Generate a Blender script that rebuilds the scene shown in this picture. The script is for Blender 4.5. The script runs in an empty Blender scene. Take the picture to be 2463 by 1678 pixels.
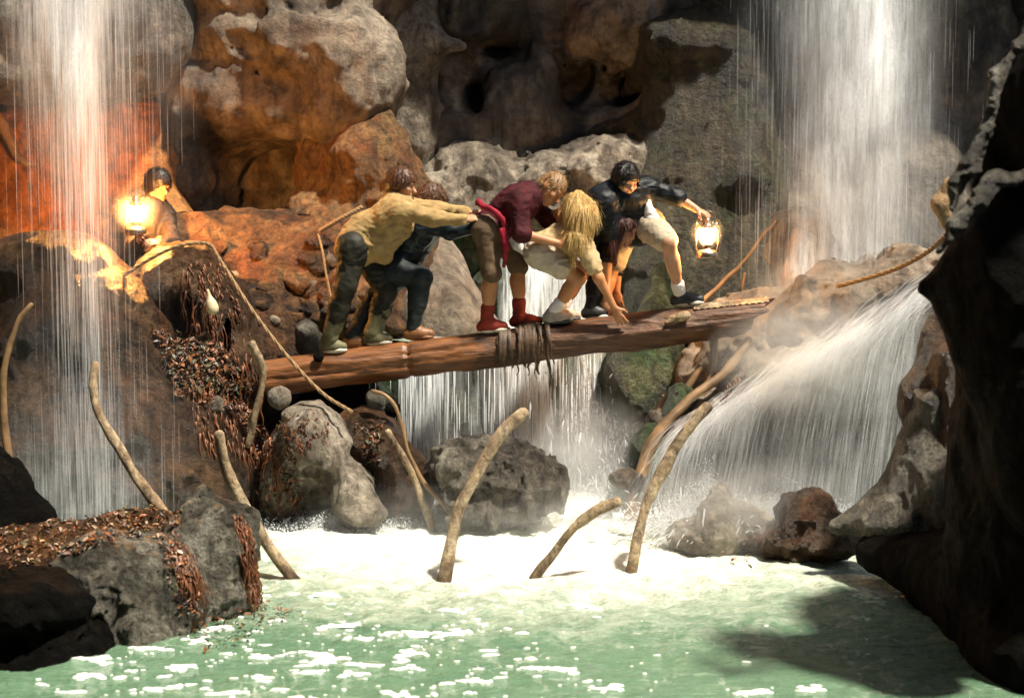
import bpy, math, random
import numpy as np
from mathutils import Vector, Matrix

# ------------------------------------------------------------------ camera, sky, sun, exposure
sc = bpy.context.scene
col = sc.collection
FPX, CX, CY, CAMZ, PITCH = 3906.0, 1231.5, 839.0, 2.5, math.radians(6.0)
cam_d = bpy.data.cameras.new('camera')
cam = bpy.data.objects.new('camera', cam_d)
col.objects.link(cam)
cam.location = (0, 0, CAMZ)
cam.rotation_euler = (math.radians(90) - PITCH, 0, 0)
cam_d.sensor_width = 36
cam_d.lens = FPX / 2463 * 36
cam_d.clip_end = 300
sc.camera = cam

SUN = Vector((0.37, -0.24, 0.90)).normalized()
w = bpy.data.worlds.new('World')
sc.world = w
w.use_nodes = True
wn = w.node_tree
bg = wn.nodes['Background']
sky = wn.nodes.new('ShaderNodeTexSky')
sky.sky_type = 'NISHITA'
sky.sun_disc = False
sky.sun_elevation = math.asin(SUN.z)
sky.sun_rotation = math.atan2(SUN.x, SUN.y)
wn.links.new(sky.outputs[0], bg.inputs[0])
sky.dust_density = 3.0
sky.ozone_density = 0.6
bg.inputs[1].default_value = 0.055
sd = bpy.data.lights.new('sun', 'SUN')
sd.energy = 5.0
sd.angle = math.radians(4.0)
sd.color = (1.0, 0.92, 0.78)
so = bpy.data.objects.new('sun', sd)
col.objects.link(so)
so.location = (6, 14, 12)
so.rotation_euler = SUN.to_track_quat('Z', 'Y').to_euler()
sc.view_settings.view_transform = 'Standard'
sc.view_settings.look = 'None'
sc.view_settings.gamma = 1
sc.view_settings.exposure = 0.75
sc.view_settings.use_curve_mapping = False
sc.render.engine = 'CYCLES'
sc.cycles.transparent_max_bounces = 40
sc.cycles.max_bounces = 8
sc.cycles.diffuse_bounces = 4
sc.cycles.use_denoising = True
sc.cycles.sample_clamp_indirect = 6.0
sc.cycles.volume_bounces = 2
cam_d.dof.use_dof = True
cam_d.dof.focus_distance = 12.0
cam_d.dof.aperture_fstop = 2.0

random.seed(7)
rng = np.random.default_rng(11)


def at(sx, sy, Y):
    """pixel of the photograph (2463 x 1678) at depth Y -> world point"""
    dx, dz = (sx - CX) / FPX, (CY - sy) / FPX
    c, s = math.cos(PITCH), math.sin(PITCH)
    d = (dx, c + s * dz, -s + c * dz)
    t = Y / d[1]
    return Vector((d[0] * t, Y, CAMZ + d[2] * t))


def water_y(sy, z=0.0):
    """depth at which the ray through row sy meets height z"""
    dz = (CY - sy) / FPX
    c, s = math.cos(PITCH), math.sin(PITCH)
    return (z - CAMZ) * (c + s * dz) / (-s + c * dz)


# ------------------------------------------------------------------ noise
def _hash(i, j, k, seed):
    h = (i.astype(np.uint32) * np.uint32(374761393) + j.astype(np.uint32) * np.uint32(668265263)
         + k.astype(np.uint32) * np.uint32(2147483647 - 55) + np.uint32(seed * 2654435 % 4294967295))
    h = (h ^ (h >> np.uint32(13))) * np.uint32(1274126177)
    h = h ^ (h >> np.uint32(16))
    h = (h * np.uint32(2246822519)) ^ (h >> np.uint32(11))
    return (h & np.uint32(0xFFFFFF)).astype(np.float32) / np.float32(0x7FFFFF) - np.float32(1)


def vnoise(p, seed=0):
    p = np.asarray(p, dtype=np.float32)
    fl = np.floor(p)
    f = p - fl
    i = fl.astype(np.int64)
    u = f * f * f * (f * (f * 6 - 15) + 10)
    out = np.zeros(len(p), np.float32)
    for a in (0, 1):
        wa = u[:, 0] if a else 1 - u[:, 0]
        for b in (0, 1):
            wb = wa * (u[:, 1] if b else 1 - u[:, 1])
            for c in (0, 1):
                wc = wb * (u[:, 2] if c else 1 - u[:, 2])
                out += wc * _hash(i[:, 0] + a, i[:, 1] + b, i[:, 2] + c, seed)
    return out


def fbm(p, octv=4, seed=0, gain=0.5, ridged=False):
    p = np.asarray(p, dtype=np.float32)
    out, amp, tot = np.zeros(len(p), np.float32), 1.0, 0.0
    for o in range(octv):
        n = vnoise(p * (2.03 ** o) + o * 17.3, seed + o)
        if ridged:
            n = 1 - 2 * np.abs(n)
        out += amp * n
        tot += amp
        amp *= gain
    return out / tot


# ------------------------------------------------------------------ meshes
def new_mesh(name, v, faces, smooth=True):
    """v (n,3) array, faces (m,3|4) array"""
    v = np.asarray(v, np.float32)
    faces = np.asarray(faces, np.int32)
    me = bpy.data.meshes.new(name)
    k = faces.shape[1]
    me.vertices.add(len(v))
    me.vertices.foreach_set('co', v.ravel())
    me.loops.add(faces.size)
    me.loops.foreach_set('vertex_index', faces.ravel())
    me.polygons.add(len(faces))
    me.polygons.foreach_set('loop_start', np.arange(0, faces.size, k, dtype=np.int32))
    me.polygons.foreach_set('loop_total', np.full(len(faces), k, np.int32))
    me.polygons.foreach_set('use_smooth', np.full(len(faces), smooth))
    me.update(calc_edges=True)
    me.validate()
    return me


def tag(o, label=None, cat=None, group=None, kind=None):
    if label: o['label'] = label
    if cat: o['category'] = cat
    if group: o['group'] = group
    if kind: o['kind'] = kind
    return o


def link(name, me, mat, parent=None, loc=None):
    o = bpy.data.objects.new(name, me)
    col.objects.link(o)
    if mat is not None:
        me.materials.append(mat)
    if parent is not None:
        o.parent = parent
    return o


def empty(name, loc, label, cat, group=None):
    o = bpy.data.objects.new(name, None)
    col.objects.link(o)
    o.location = loc
    o.empty_display_size = 0.1
    return tag(o, label, cat, group)


def obj(name, v, faces, mat, parent=None, smooth=True, base=None):
    """mesh object from WORLD coordinates; its origin goes to its parent's place or to its own base"""
    v = np.asarray(v, np.float32)
    if parent is not None:
        org = Vector(parent.location)
        pp = parent.parent
        while pp is not None:
            org += pp.location
            pp = pp.parent
        o = link(name, new_mesh(name, v - np.array(org, np.float32), faces, smooth), mat, parent)
    else:
        if base is None:
            base = Vector((float(v[:, 0].mean()), float(v[:, 1].mean()), float(v[:, 2].min())))
        o = link(name, new_mesh(name, v - np.array(base, np.float32), faces, smooth), mat)
        o.location = base
    return o


def surface_nets(f, org, vox):
    s = f < 0
    cnt = np.zeros(tuple(n - 1 for n in f.shape), np.int8)
    sl = lambda a, n: slice(a, n - 1 + a)
    nx, ny, nz = f.shape
    cor = [(a, b, c) for a in (0, 1) for b in (0, 1) for c in (0, 1)]
    for a, b, c in cor:
        cnt += s[sl(a, nx), sl(b, ny), sl(c, nz)]
    act = (cnt > 0) & (cnt < 8)
    ci = np.argwhere(act)
    idx = np.full(act.shape, -1, np.int32)
    idx[act] = np.arange(len(ci))
    pos = np.zeros((len(ci), 3), np.float32)
    num = np.zeros(len(ci), np.float32)
    val = {q: f[ci[:, 0] + q[0], ci[:, 1] + q[1], ci[:, 2] + q[2]] for q in cor}
    for q in cor:
        for ax in range(3):
            if q[ax] == 0:
                r = list(q); r[ax] = 1; r = tuple(r)
                fa, fb = val[q], val[r]
                cr = (fa < 0) != (fb < 0)
                t = np.where(cr, fa / np.where(cr, fa - fb, 1), 0)
                p = np.tile(np.array(q, np.float32), (len(ci), 1))
                p[:, ax] += t
                pos += np.where(cr[:, None], p, 0)
                num += cr
    pos = (pos / num[:, None] + ci) * vox + np.array(org, np.float32)
    quads = []
    for ax in range(3):
        o1, o2 = (ax + 1) % 3, (ax + 2) % 3
        A = [slice(None)] * 3; B = [slice(None)] * 3
        A[ax] = slice(0, f.shape[ax] - 1); B[ax] = slice(1, f.shape[ax])
        for o in (o1, o2):
            A[o] = slice(1, f.shape[o] - 1); B[o] = slice(1, f.shape[o] - 1)
        sa, sb = s[tuple(A)], s[tuple(B)]
        e = np.argwhere(sa != sb)
        if not len(e):
            continue
        fl = sa[tuple(e.T)]
        e[:, o1] += 1; e[:, o2] += 1
        def cell(d1, d2):
            c = e.copy(); c[:, o1] -= d1; c[:, o2] -= d2
            return idx[c[:, 0], c[:, 1], c[:, 2]]
        q = np.stack([cell(1, 1), cell(0, 1), cell(0, 0), cell(1, 0)], 1)
        q[~fl] = q[~fl][:, ::-1]
        quads.append(q)
    return pos, np.concatenate(quads)


def cone(a, b, ra, rb, op='+', k=None):
    return ('c', np.array(a, np.float32), np.array(b, np.float32), ra, rb, op, k)


def ell(c, r, R=None, op='+', k=None):
    return ('e', np.array(c, np.float32), np.array(r, np.float32), np.eye(3, dtype=np.float32) if R is None else np.array(R, np.float32), op, k)


def sdf(prims, vox, k=0.03, noise=None, amp=0.0, zcut=None, zmax=None, smooth_it=0):
    """smooth union / subtraction of cones and ellipsoids, meshed"""
    lo, hi = np.full(3, 1e9), np.full(3, -1e9)
    for p in prims:
        if p[0] == 'c':
            if p[5] != '+': continue
            r = max(p[3], p[4])
            lo = np.minimum(lo, np.minimum(p[1], p[2]) - r); hi = np.maximum(hi, np.maximum(p[1], p[2]) + r)
        else:
            if p[4] != '+': continue
            ext = np.sqrt(((p[3] * p[2][None, :]) ** 2).sum(1))
            lo = np.minimum(lo, p[1] - ext); hi = np.maximum(hi, p[1] + ext)
    pad = amp + k * 0.5 + 3 * vox
    lo -= pad; hi += pad
    n = np.ceil((hi - lo) / vox).astype(int) + 1
    f = np.full(n, 9.0, np.float32)
    axs = [lo[i] + np.arange(n[i], dtype=np.float32) * vox for i in range(3)]
    for p in prims:
        kk = (p[6] if p[0] == 'c' else p[5])
        kk = k if kk is None else kk
        m = kk + amp + 3 * vox
        if p[0] == 'c':
            r = max(p[3], p[4]); blo = np.minimum(p[1], p[2]) - r - m; bhi = np.maximum(p[1], p[2]) + r + m
        else:
            ext = np.sqrt(((p[3] * p[2][None, :]) ** 2).sum(1)); blo = p[1] - ext - m; bhi = p[1] + ext + m
        i0 = np.clip(((blo - lo) / vox).astype(int), 0, n); i1 = np.clip(((bhi - lo) / vox).astype(int) + 2, 0, n)
        if np.any(i1 <= i0): continue
        X, Y, Z = np.meshgrid(axs[0][i0[0]:i1[0]], axs[1][i0[1]:i1[1]], axs[2][i0[2]:i1[2]], indexing='ij')
        if p[0] == 'c':
            a, b = p[1], p[2]
            d = b - a; dd = float(d @ d) + 1e-9
            t = np.clip(((X - a[0]) * d[0] + (Y - a[1]) * d[1] + (Z - a[2]) * d[2]) / dd, 0, 1)
            g = np.sqrt((X - a[0] - t * d[0]) ** 2 + (Y - a[1] - t * d[1]) ** 2 + (Z - a[2] - t * d[2]) ** 2) - (p[3] + t * (p[4] - p[3]))
            op = p[5]
        else:
            R, r = p[3], p[2]
            q = [X - p[1][0], Y - p[1][1], Z - p[1][2]]
            l = [R[0, i] * q[0] + R[1, i] * q[1] + R[2, i] * q[2] for i in range(3)]
            k0 = np.sqrt(sum((l[i] / r[i]) ** 2 for i in range(3)))
            k1 = np.sqrt(sum((l[i] / r[i] ** 2) ** 2 for i in range(3))) + 1e-6
            g = np.where(k0 < 0.3, (k0 - 1) * r.min(), k0 * (k0 - 1) / k1)
            op = p[4]
        sub = f[i0[0]:i1[0], i0[1]:i1[1], i0[2]:i1[2]]
        if op == '+':
            h = np.maximum(kk - np.abs(sub - g), 0) / max(kk, 1e-6)
            sub[...] = np.minimum(sub, g) - h * h * kk * 0.25
        else:
            g = -g
            h = np.maximum(kk - np.abs(sub - g), 0) / max(kk, 1e-6)
            sub[...] = np.maximum(sub, g) + h * h * kk * 0.25
    if noise is not None:
        mask = np.abs(f) < amp * 1.6 + 2 * vox
        ii = np.argwhere(mask)
        pts = ii.astype(np.float32) * vox + lo.astype(np.float32)
        f[mask] += amp * noise(pts)
    if zcut is not None:
        Z = axs[2][None, None, :]
        f = np.maximum(f, zcut - Z)
    if zmax is not None:
        f = np.maximum(f, axs[2][None, None, :] - zmax)
    f[0], f[-1], f[:, 0], f[:, -1] = 9, 9, 9, 9
    f[:, :, 0] = 9; f[:, :, -1] = 9
    return surface_nets(f, lo, vox)


def rotY(deg):
    """rotation about the view axis, counter-clockwise as seen by the camera"""
    a = math.radians(deg)
    return np.array([[math.cos(a), 0, -math.sin(a)], [0, 1, 0], [math.sin(a), 0, math.cos(a)]], np.float32)


def blob(sx, sy, Y, rx, ry, rd, rot=0, op='+', k=None):
    s = FPX / Y
    return ell(at(sx, sy, Y), (rx / s, rd, ry / s), rotY(rot), op, k)


def tube(path, radii, n=8, twist=0.0, jit=0.0, cap=True, seed=0):
    """closed tube along a list of points"""
    P = [Vector(p) for p in path]
    V, F = [], []
    r0 = random.Random(seed)
    up = Vector((0.13, 0.9, 0.3)).normalized()
    for i, p in enumerate(P):
        d = (P[min(i + 1, len(P) - 1)] - P[max(i - 1, 0)]).normalized()
        x = d.cross(up)
        if x.length < 1e-3: x = d.cross(Vector((1, 0, 0)))
        x.normalize(); y = d.cross(x)
        r = radii[i] if hasattr(radii, '__len__') else radii
        for j in range(n):
            a = 2 * math.pi * j / n + twist * i
            rr = r * (1 + jit * (r0.random() - 0.5))
            V.append(p + (x * math.cos(a) + y * math.sin(a)) * rr)
    for i in range(len(P) - 1):
        for j in range(n):
            F.append((i * n + j, i * n + (j + 1) % n, (i + 1) * n + (j + 1) % n, (i + 1) * n + j))
    if cap:
        for end, i in ((0, 0), (1, len(P) - 1)):
            c = len(V); V.append(P[i])
            for j in range(n):
                a, b = i * n + j, i * n + (j + 1) % n
                F.append((c, b, a, a) if end == 0 else (c, a, b, b))
    return V, F


def fix_faces(F):
    out = []
    for f in F:
        g = list(dict.fromkeys(f))
        out.append(g)
    return out


def poly_obj(name, V, F, mat, parent=None, smooth=True, base=None):
    """like obj() for mixed tris and quads"""
    V = np.array([tuple(v) for v in V], np.float32)
    F = fix_faces(F)
    if parent is not None:
        org = Vector(parent.location); pp = parent.parent
        while pp is not None:
            org += pp.location; pp = pp.parent
    else:
        org = Vector((float(V[:, 0].mean()), float(V[:, 1].mean()), float(V[:, 2].min()))) if base is None else Vector(base)
    me = bpy.data.meshes.new(name)
    me.from_pydata((V - np.array(org, np.float32)).tolist(), [], F)
    if smooth:
        me.polygons.foreach_set('use_smooth', np.full(len(me.polygons), True))
    me.update()
    o = link(name, me, mat, parent)
    if parent is None:
        o.location = org
    return o


def spline(pts, n):
    """Catmull-Rom through pts, n samples"""
    P = [Vector(p) for p in pts]
    P = [P[0] * 2 - P[1]] + P + [P[-1] * 2 - P[-2]]
    out = []
    m = len(P) - 3
    for i in range(n):
        t = i / (n - 1) * m
        j = min(int(t), m - 1); u = t - j
        a, b, c, d = P[j:j + 4]
        out.append(0.5 * ((2 * b) + (c - a) * u + (2 * a - 5 * b + 4 * c - d) * u * u + (3 * b - a - 3 * c + d) * u ** 3))
    return out


# ------------------------------------------------------------------ materials
def mat_new(name):
    m = bpy.data.materials.new(name)
    m.use_nodes = True
    nt = m.node_tree
    return m, nt, nt.nodes['Principled BSDF']


def N(nt, t, **kw):
    n = nt.nodes.new(t)
    for a, b in kw.items():
        setattr(n, a, b)
    return n


def ramp(nt, fac, stops):
    r = N(nt, 'ShaderNodeValToRGB')
    while len(r.color_ramp.elements) < len(stops):
        r.color_ramp.elements.new(0.5)
    for e, (p, c) in zip(r.color_ramp.elements, stops):
        e.position = p
        e.color = (c[0], c[1], c[2], 1) if hasattr(c, '__len__') else (c, c, c, 1)
    nt.links.new(fac, r.inputs[0])
    return r.outputs[0]


def noise_tex(nt, vec, scale, detail=6, rough=0.6, dist=0.0):
    n = N(nt, 'ShaderNodeTexNoise')
    n.inputs['Scale'].default_value = scale
    n.inputs['Detail'].default_value = detail
    n.inputs['Roughness'].default_value = rough
    n.inputs['Distortion'].default_value = dist
    nt.links.new(vec, n.inputs['Vector'])
    return n.outputs[0]


def mix(nt, fac, a, b, blend='MIX'):
    m = N(nt, 'ShaderNodeMix', data_type='RGBA', blend_type=blend)
    for s, v in ((0, fac), (6, a), (7, b)):
        if hasattr(v, 'is_output'):
            nt.links.new(v, m.inputs[s])
        else:
            m.inputs[s].default_value = v if s == 0 else (v[0], v[1], v[2], 1)
    return m.outputs[2]


def mathn(nt, op, a, b=0.0):
    m = N(nt, 'ShaderNodeMath', operation=op)
    for i, v in enumerate((a, b)):
        if hasattr(v, 'is_output'): nt.links.new(v, m.inputs[i])
        else: m.inputs[i].default_value = v
    return m.outputs[0]


def rock_mat(name, dark, mid, light, scale=2.2, rough=0.55, bump=0.6, patch=None, patch_amt=0.5, pit=9.0):
    m, nt, p = mat_new(name)
    geo = N(nt, 'ShaderNodeNewGeometry')
    pos = geo.outputs['Position']
    n1 = noise_tex(nt, pos, scale, 9, 0.66, 0.8)
    c = ramp(nt, n1, [(0.33, dark), (0.50, mid), (0.66, light)])
    n2 = noise_tex(nt, pos, scale * 7, 8, 0.75, 0.4)
    sp = ramp(nt, n2, [(0.32, (0.22,) * 3), (0.50, (0.9,) * 3), (0.72, (1.5,) * 3)])
    c = mix(nt, 1.0, c, sp, 'MULTIPLY')
    mp = N(nt, 'ShaderNodeMapping')          # run-off stains
    mp.inputs['Scale'].default_value = (1.0, 1.0, 0.22)
    nt.links.new(pos, mp.inputs[0])
    n5 = noise_tex(nt, mp.outputs[0], scale * 3.5, 6, 0.65, 0.7)
    c = mix(nt, 1.0, c, ramp(nt, n5, [(0.36, (0.35, 0.32, 0.30)), (0.54, (1.0, 1.0, 1.0)), (0.75, (1.2, 1.18, 1.1))]), 'MULTIPLY')
    if patch is not None:
        n3 = noise_tex(nt, pos, scale * 0.9, 7, 0.68, 1.2)
        f = ramp(nt, n3, [(0.48, 0.0), (0.62, patch_amt)])
        c = mix(nt, f, c, mix(nt, 1.0, patch, sp, 'MULTIPLY'))
    nt.links.new(c, p.inputs['Base Color'])
    r = ramp(nt, n2, [(0.3, rough - 0.18), (0.7, min(rough + 0.25, 1))])
    nt.links.new(r, p.inputs['Roughness'])
    v = N(nt, 'ShaderNodeTexVoronoi')
    v.inputs['Scale'].default_value = pit
    wv = N(nt, 'ShaderNodeVectorMath', operation='ADD')
    nt.links.new(pos, wv.inputs[0])
    ns = N(nt, 'ShaderNodeTexNoise'); ns.inputs['Scale'].default_value = pit * 0.8; nt.links.new(pos, ns.inputs['Vector'])
    sc_ = N(nt, 'ShaderNodeVectorMath', operation='SCALE'); sc_.inputs[3].default_value = 0.25
    nt.links.new(ns.outputs[1], sc_.inputs[0]); nt.links.new(sc_.outputs[0], wv.inputs[1])
    nt.links.new(wv.outputs[0], v.inputs['Vector'])
    n4 = noise_tex(nt, pos, 30, 8, 0.8)
    h = mathn(nt, 'ADD', mathn(nt, 'MULTIPLY', n2, 1.6), mathn(nt, 'MULTIPLY', v.outputs[0], 0.3))
    h = mathn(nt, 'ADD', h, mathn(nt, 'MULTIPLY', n4, 0.7))
    b = N(nt, 'ShaderNodeBump')
    b.inputs['Strength'].default_value = min(bump * 1.3, 1.0)
    b.inputs['Distance'].default_value = 0.10
    nt.links.new(h, b.inputs['Height'])
    nt.links.new(b.outputs[0], p.inputs['Normal'])
    return m


def plain_mat(name, c, rough=0.7, var=0.25, scale=14, bump=0.15, dist=0.01, metal=0.0, sheen=0.0, sss=0.0, aniso=None, spec=0.5):
    m, nt, p = mat_new(name)
    tc = N(nt, 'ShaderNodeNewGeometry').outputs['Position']
    if aniso:
        mp = N(nt, 'ShaderNodeMapping')
        mp.inputs['Scale'].default_value = aniso
        nt.links.new(tc, mp.inputs[0]); tc = mp.outputs[0]
    n = noise_tex(nt, tc, scale, 5, 0.6)
    cc = ramp(nt, n, [(0.3, [x * (1 - var) for x in c]), (0.7, [min(x * (1 + var), 1) for x in c])])
    nt.links.new(cc, p.inputs['Base Color'])
    p.inputs['Roughness'].default_value = rough
    p.inputs['Metallic'].default_value = metal
    p.inputs['Specular IOR Level'].default_value = spec
    if sss:
        p.inputs['Subsurface Weight'].default_value = sss
        p.inputs['Subsurface Radius'].default_value = (0.02, 0.008, 0.004)
        p.inputs['Subsurface Scale'].default_value = 0.5
    if bump:
        b = N(nt, 'ShaderNodeBump')
        b.inputs['Strength'].default_value = bump; b.inputs['Distance'].default_value = dist
        nt.links.new(n, b.inputs['Height']); nt.links.new(b.outputs[0], p.inputs['Normal'])
    return m


def water_mat(name, alpha_gain=1.0, streak=(48, 2.2), lo=0.28, hi=0.82, tint=(0.93, 0.95, 0.95)):
    """falling water: white spray whose cover comes from vertical streaks and from how thick the sheet is (attribute 'cover')"""
    m, nt, p = mat_new(name)
    nt.nodes.remove(p)
    out = nt.nodes['Material Output']
    uv = N(nt, 'ShaderNodeUVMap')
    mp = N(nt, 'ShaderNodeMapping')
    mp.inputs['Scale'].default_value = (streak[0], streak[1], 1)
    nt.links.new(uv.outputs[0], mp.inputs[0])
    n = noise_tex(nt, mp.outputs[0], 1.0, 5, 0.6, 0.15)
    mp2 = N(nt, 'ShaderNodeMapping')
    mp2.inputs['Scale'].default_value = (streak[0] * 0.22, streak[1] * 0.5, 1)
    nt.links.new(uv.outputs[0], mp2.inputs[0])
    n2 = noise_tex(nt, mp2.outputs[0], 1.0, 4, 0.5)
    a = mathn(nt, 'MULTIPLY', ramp(nt, n, [(lo, 0.0), (hi, 1.0)]), ramp(nt, n2, [(0.35, 0.25), (0.65, 1.0)]))
    mp3 = N(nt, 'ShaderNodeMapping')
    mp3.inputs['Scale'].default_value = (5.0, 1.1, 1)
    nt.links.new(uv.outputs[0], mp3.inputs[0])
    n3 = noise_tex(nt, mp3.outputs[0], 1.0, 5, 0.65, 0.6)      # clots and gaps
    a = mathn(nt, 'MULTIPLY', a, ramp(nt, n3, [(0.32, 0.15), (0.55, 0.8), (0.72, 1.3)]))
    at_ = N(nt, 'ShaderNodeAttribute', attribute_name='cover')
    a = mathn(nt, 'MULTIPLY', a, at_.outputs['Fac'])
    a = mathn(nt, 'MINIMUM', mathn(nt, 'MULTIPLY', a, alpha_gain), 0.96)
    spray(nt, out, a, tint)
    return m


def spray(nt, out, a, tint):
    d = N(nt, 'ShaderNodeBsdfDiffuse'); d.inputs[0].default_value = (*tint, 1)
    t = N(nt, 'ShaderNodeBsdfTranslucent'); t.inputs[0].default_value = (*tint, 1)
    # a sheet of falling water is a cloud of drops: its facets look every way, most of them upward and outward
    g = N(nt, 'ShaderNodeNewGeometry')
    nn = N(nt, 'ShaderNodeTexNoise'); nn.inputs['Scale'].default_value = 40
    nt.links.new(g.outputs['Position'], nn.inputs['Vector'])
    v1 = N(nt, 'ShaderNodeVectorMath', operation='SUBTRACT'); nt.links.new(nn.outputs[1], v1.inputs[0]); v1.inputs[1].default_value = (0.5, 0.5, 0.1)
    v2 = N(nt, 'ShaderNodeVectorMath', operation='SCALE'); nt.links.new(v1.outputs[0], v2.inputs[0]); v2.inputs[3].default_value = 2.0
    v3 = N(nt, 'ShaderNodeVectorMath', operation='ADD'); nt.links.new(v2.outputs[0], v3.inputs[0]); nt.links.new(g.outputs['Normal'], v3.inputs[1])
    v4 = N(nt, 'ShaderNodeVectorMath', operation='NORMALIZE'); nt.links.new(v3.outputs[0], v4.inputs[0])
    nt.links.new(v4.outputs[0], d.inputs['Normal']); nt.links.new(v4.outputs[0], t.inputs['Normal'])
    mx = N(nt, 'ShaderNodeMixShader'); mx.inputs[0].default_value = 0.35
    nt.links.new(d.outputs[0], mx.inputs[1]); nt.links.new(t.outputs[0], mx.inputs[2])
    tr = N(nt, 'ShaderNodeBsdfTransparent')
    m2 = N(nt, 'ShaderNodeMixShader')
    if hasattr(a, 'is_output'): nt.links.new(a, m2.inputs[0])
    else: m2.inputs[0].default_value = a
    nt.links.new(tr.outputs[0], m2.inputs[1]); nt.links.new(mx.outputs[0], m2.inputs[2])
    nt.links.new(m2.outputs[0], out.inputs[0])


def strand_mat(name, alpha=0.55, tint=(0.9, 0.93, 0.95)):
    m, nt, p = mat_new(name)
    nt.nodes.remove(p)
    spray(nt, nt.nodes['Material Output'], alpha, tint)
    return m


M = {}
M['wall'] = rock_mat('grey brown cave rock', (0.03, 0.024, 0.017), (0.11, 0.088, 0.062), (0.25, 0.21, 0.155), 1.3, 0.55, 0.35)
M['grey'] = rock_mat('grey boulder rock', (0.05, 0.045, 0.035), (0.2, 0.175, 0.135), (0.42, 0.38, 0.3), 2.4, 0.5, 0.8)
M['pale'] = rock_mat('pale boulder rock', (0.10, 0.08, 0.06), (0.28, 0.235, 0.175), (0.48, 0.42, 0.33), 2.0, 0.5, 0.5)
M['tan'] = rock_mat('tan cliff rock', (0.08, 0.058, 0.038), (0.21, 0.163, 0.115), (0.34, 0.28, 0.205), 1.3, 0.65, 0.4, (0.20, 0.12, 0.07), 0.25)
M['ochre'] = rock_mat('lantern toned rock', (0.12, 0.06, 0.02), (0.40, 0.22, 0.08), (0.58, 0.38, 0.17), 1.8, 0.65, 0.8, (0.36, 0.11, 0.03), 0.6)  # warm lantern light painted into the rock colour
M['lanternlit'] = rock_mat('rust stained rock', (0.07, 0.03, 0.01), (0.28, 0.13, 0.04), (0.46, 0.26, 0.10), 2.0, 0.65, 0.8, (0.34, 0.09, 0.03), 0.4)  # orange lantern light put into the colour of the rubble bank
M['orange'] = rock_mat('lantern orange cave wall', (0.34, 0.10, 0.02), (0.52, 0.18, 0.04), (0.6, 0.27, 0.07), 1.2, 0.8, 0.35)  # lantern's orange glow painted into the wall colour
M['brown'] = rock_mat('wet brown rock', (0.025, 0.014, 0.007), (0.11, 0.06, 0.028), (0.26, 0.15, 0.07), 2.0, 0.4, 0.8, (0.2, 0.07, 0.02), 0.5)
M['mossy'] = rock_mat('mossy brown rock', (0.03, 0.025, 0.014), (0.095, 0.076, 0.042), (0.19, 0.16, 0.10), 2.2, 0.5, 0.7, (0.06, 0.085, 0.03), 0.5)
M['algae'] = rock_mat('green algae rock', (0.025, 0.035, 0.015), (0.09, 0.11, 0.05), (0.22, 0.24, 0.13), 2.6, 0.4, 0.7, (0.04, 0.12, 0.04), 0.7)
M['dark'] = rock_mat('black rock and painted shade', (0.003, 0.0025, 0.002), (0.008, 0.007, 0.005), (0.03, 0.025, 0.018), 2.2, 0.75, 0.7)  # near black also paints the shade on the near right and undercut rocks
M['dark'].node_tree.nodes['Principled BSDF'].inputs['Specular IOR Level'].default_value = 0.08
M['barnacle'] = rock_mat('speckled near rock', (0.03, 0.027, 0.02), (0.22, 0.20, 0.15), (0.56, 0.52, 0.43), 3.4, 0.45, 1.0, pit=16)
M['log'] = plain_mat('red brown log wood', (0.19, 0.075, 0.026), 0.4, 0.6, 5, 0.5, 0.02, aniso=(1.0, 6, 6))
M['logdark'] = plain_mat('dark log bark', (0.105, 0.045, 0.018), 0.45, 0.7, 5, 0.8, 0.03, aniso=(1.0, 6, 6))
M['pole'] = rock_mat('pale driftwood', (0.17, 0.10, 0.05), (0.46, 0.335, 0.19), (0.66, 0.53, 0.35), 4.0, 0.6, 0.35, (0.2, 0.12, 0.06), 0.45, pit=20)
M['poledark'] = plain_mat('brown driftwood', (0.22, 0.13, 0.06), 0.5, 0.5, 7, 0.5, 0.01)
def wet_foot(m):
    nt = m.node_tree; p = nt.nodes['Principled BSDF']
    src = p.inputs['Base Color'].links[0].from_socket
    z = N(nt, 'ShaderNodeSeparateXYZ'); nt.links.new(N(nt, 'ShaderNodeNewGeometry').outputs['Position'], z.inputs[0])
    nz = noise_tex(nt, N(nt, 'ShaderNodeNewGeometry').outputs['Position'], 12, 3, 0.6)
    f = ramp(nt, mathn(nt, 'ADD', z.outputs[2], mathn(nt, 'MULTIPLY', nz, 0.12)), [(0.10, 1.0), (0.20, 0.0)])
    nt.links.new(mix(nt, f, src, mix(nt, 1.0, src, (0.38, 0.33, 0.28), 'MULTIPLY')), p.inputs['Base Color'])


wet_foot(M['pole'])
M['root'] = plain_mat('pale rim light', (0.66, 0.62, 0.52), 0.7, 0.3, 12, 0.4, 0.01)
M['rope'] = plain_mat('hemp rope', (0.30, 0.19, 0.09), 0.85, 0.4, 60, 0.5, 0.01)
M['weed'] = plain_mat('wet red brown weed', (0.13, 0.045, 0.016), 0.5, 0.8, 9, 0.3, 0.01)
M['weedgreen'] = plain_mat('dull green weed', (0.07, 0.065, 0.022), 0.5, 0.7, 9, 0.3, 0.01)
M['weedblack'] = plain_mat('rotten weed', (0.035, 0.02, 0.01), 0.4, 0.7, 9, 0.3, 0.01)
M['leaf'] = plain_mat('fallen wet leaves', (0.24, 0.09, 0.03), 0.45, 0.8, 6, 0.2, 0.01)
M['leafpale'] = plain_mat('pale wet leaves', (0.40, 0.28, 0.19), 0.35, 0.5, 6, 0.2, 0.01)
M['skin'] = plain_mat('skin', (0.52, 0.27, 0.15), 0.5, 0.12, 9, 0.05, 0.004, sss=0.15)
M['skinwarm'] = plain_mat('tanned skin', (0.50, 0.22, 0.09), 0.5, 0.12, 9, 0.05, 0.004, sss=0.15)
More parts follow.
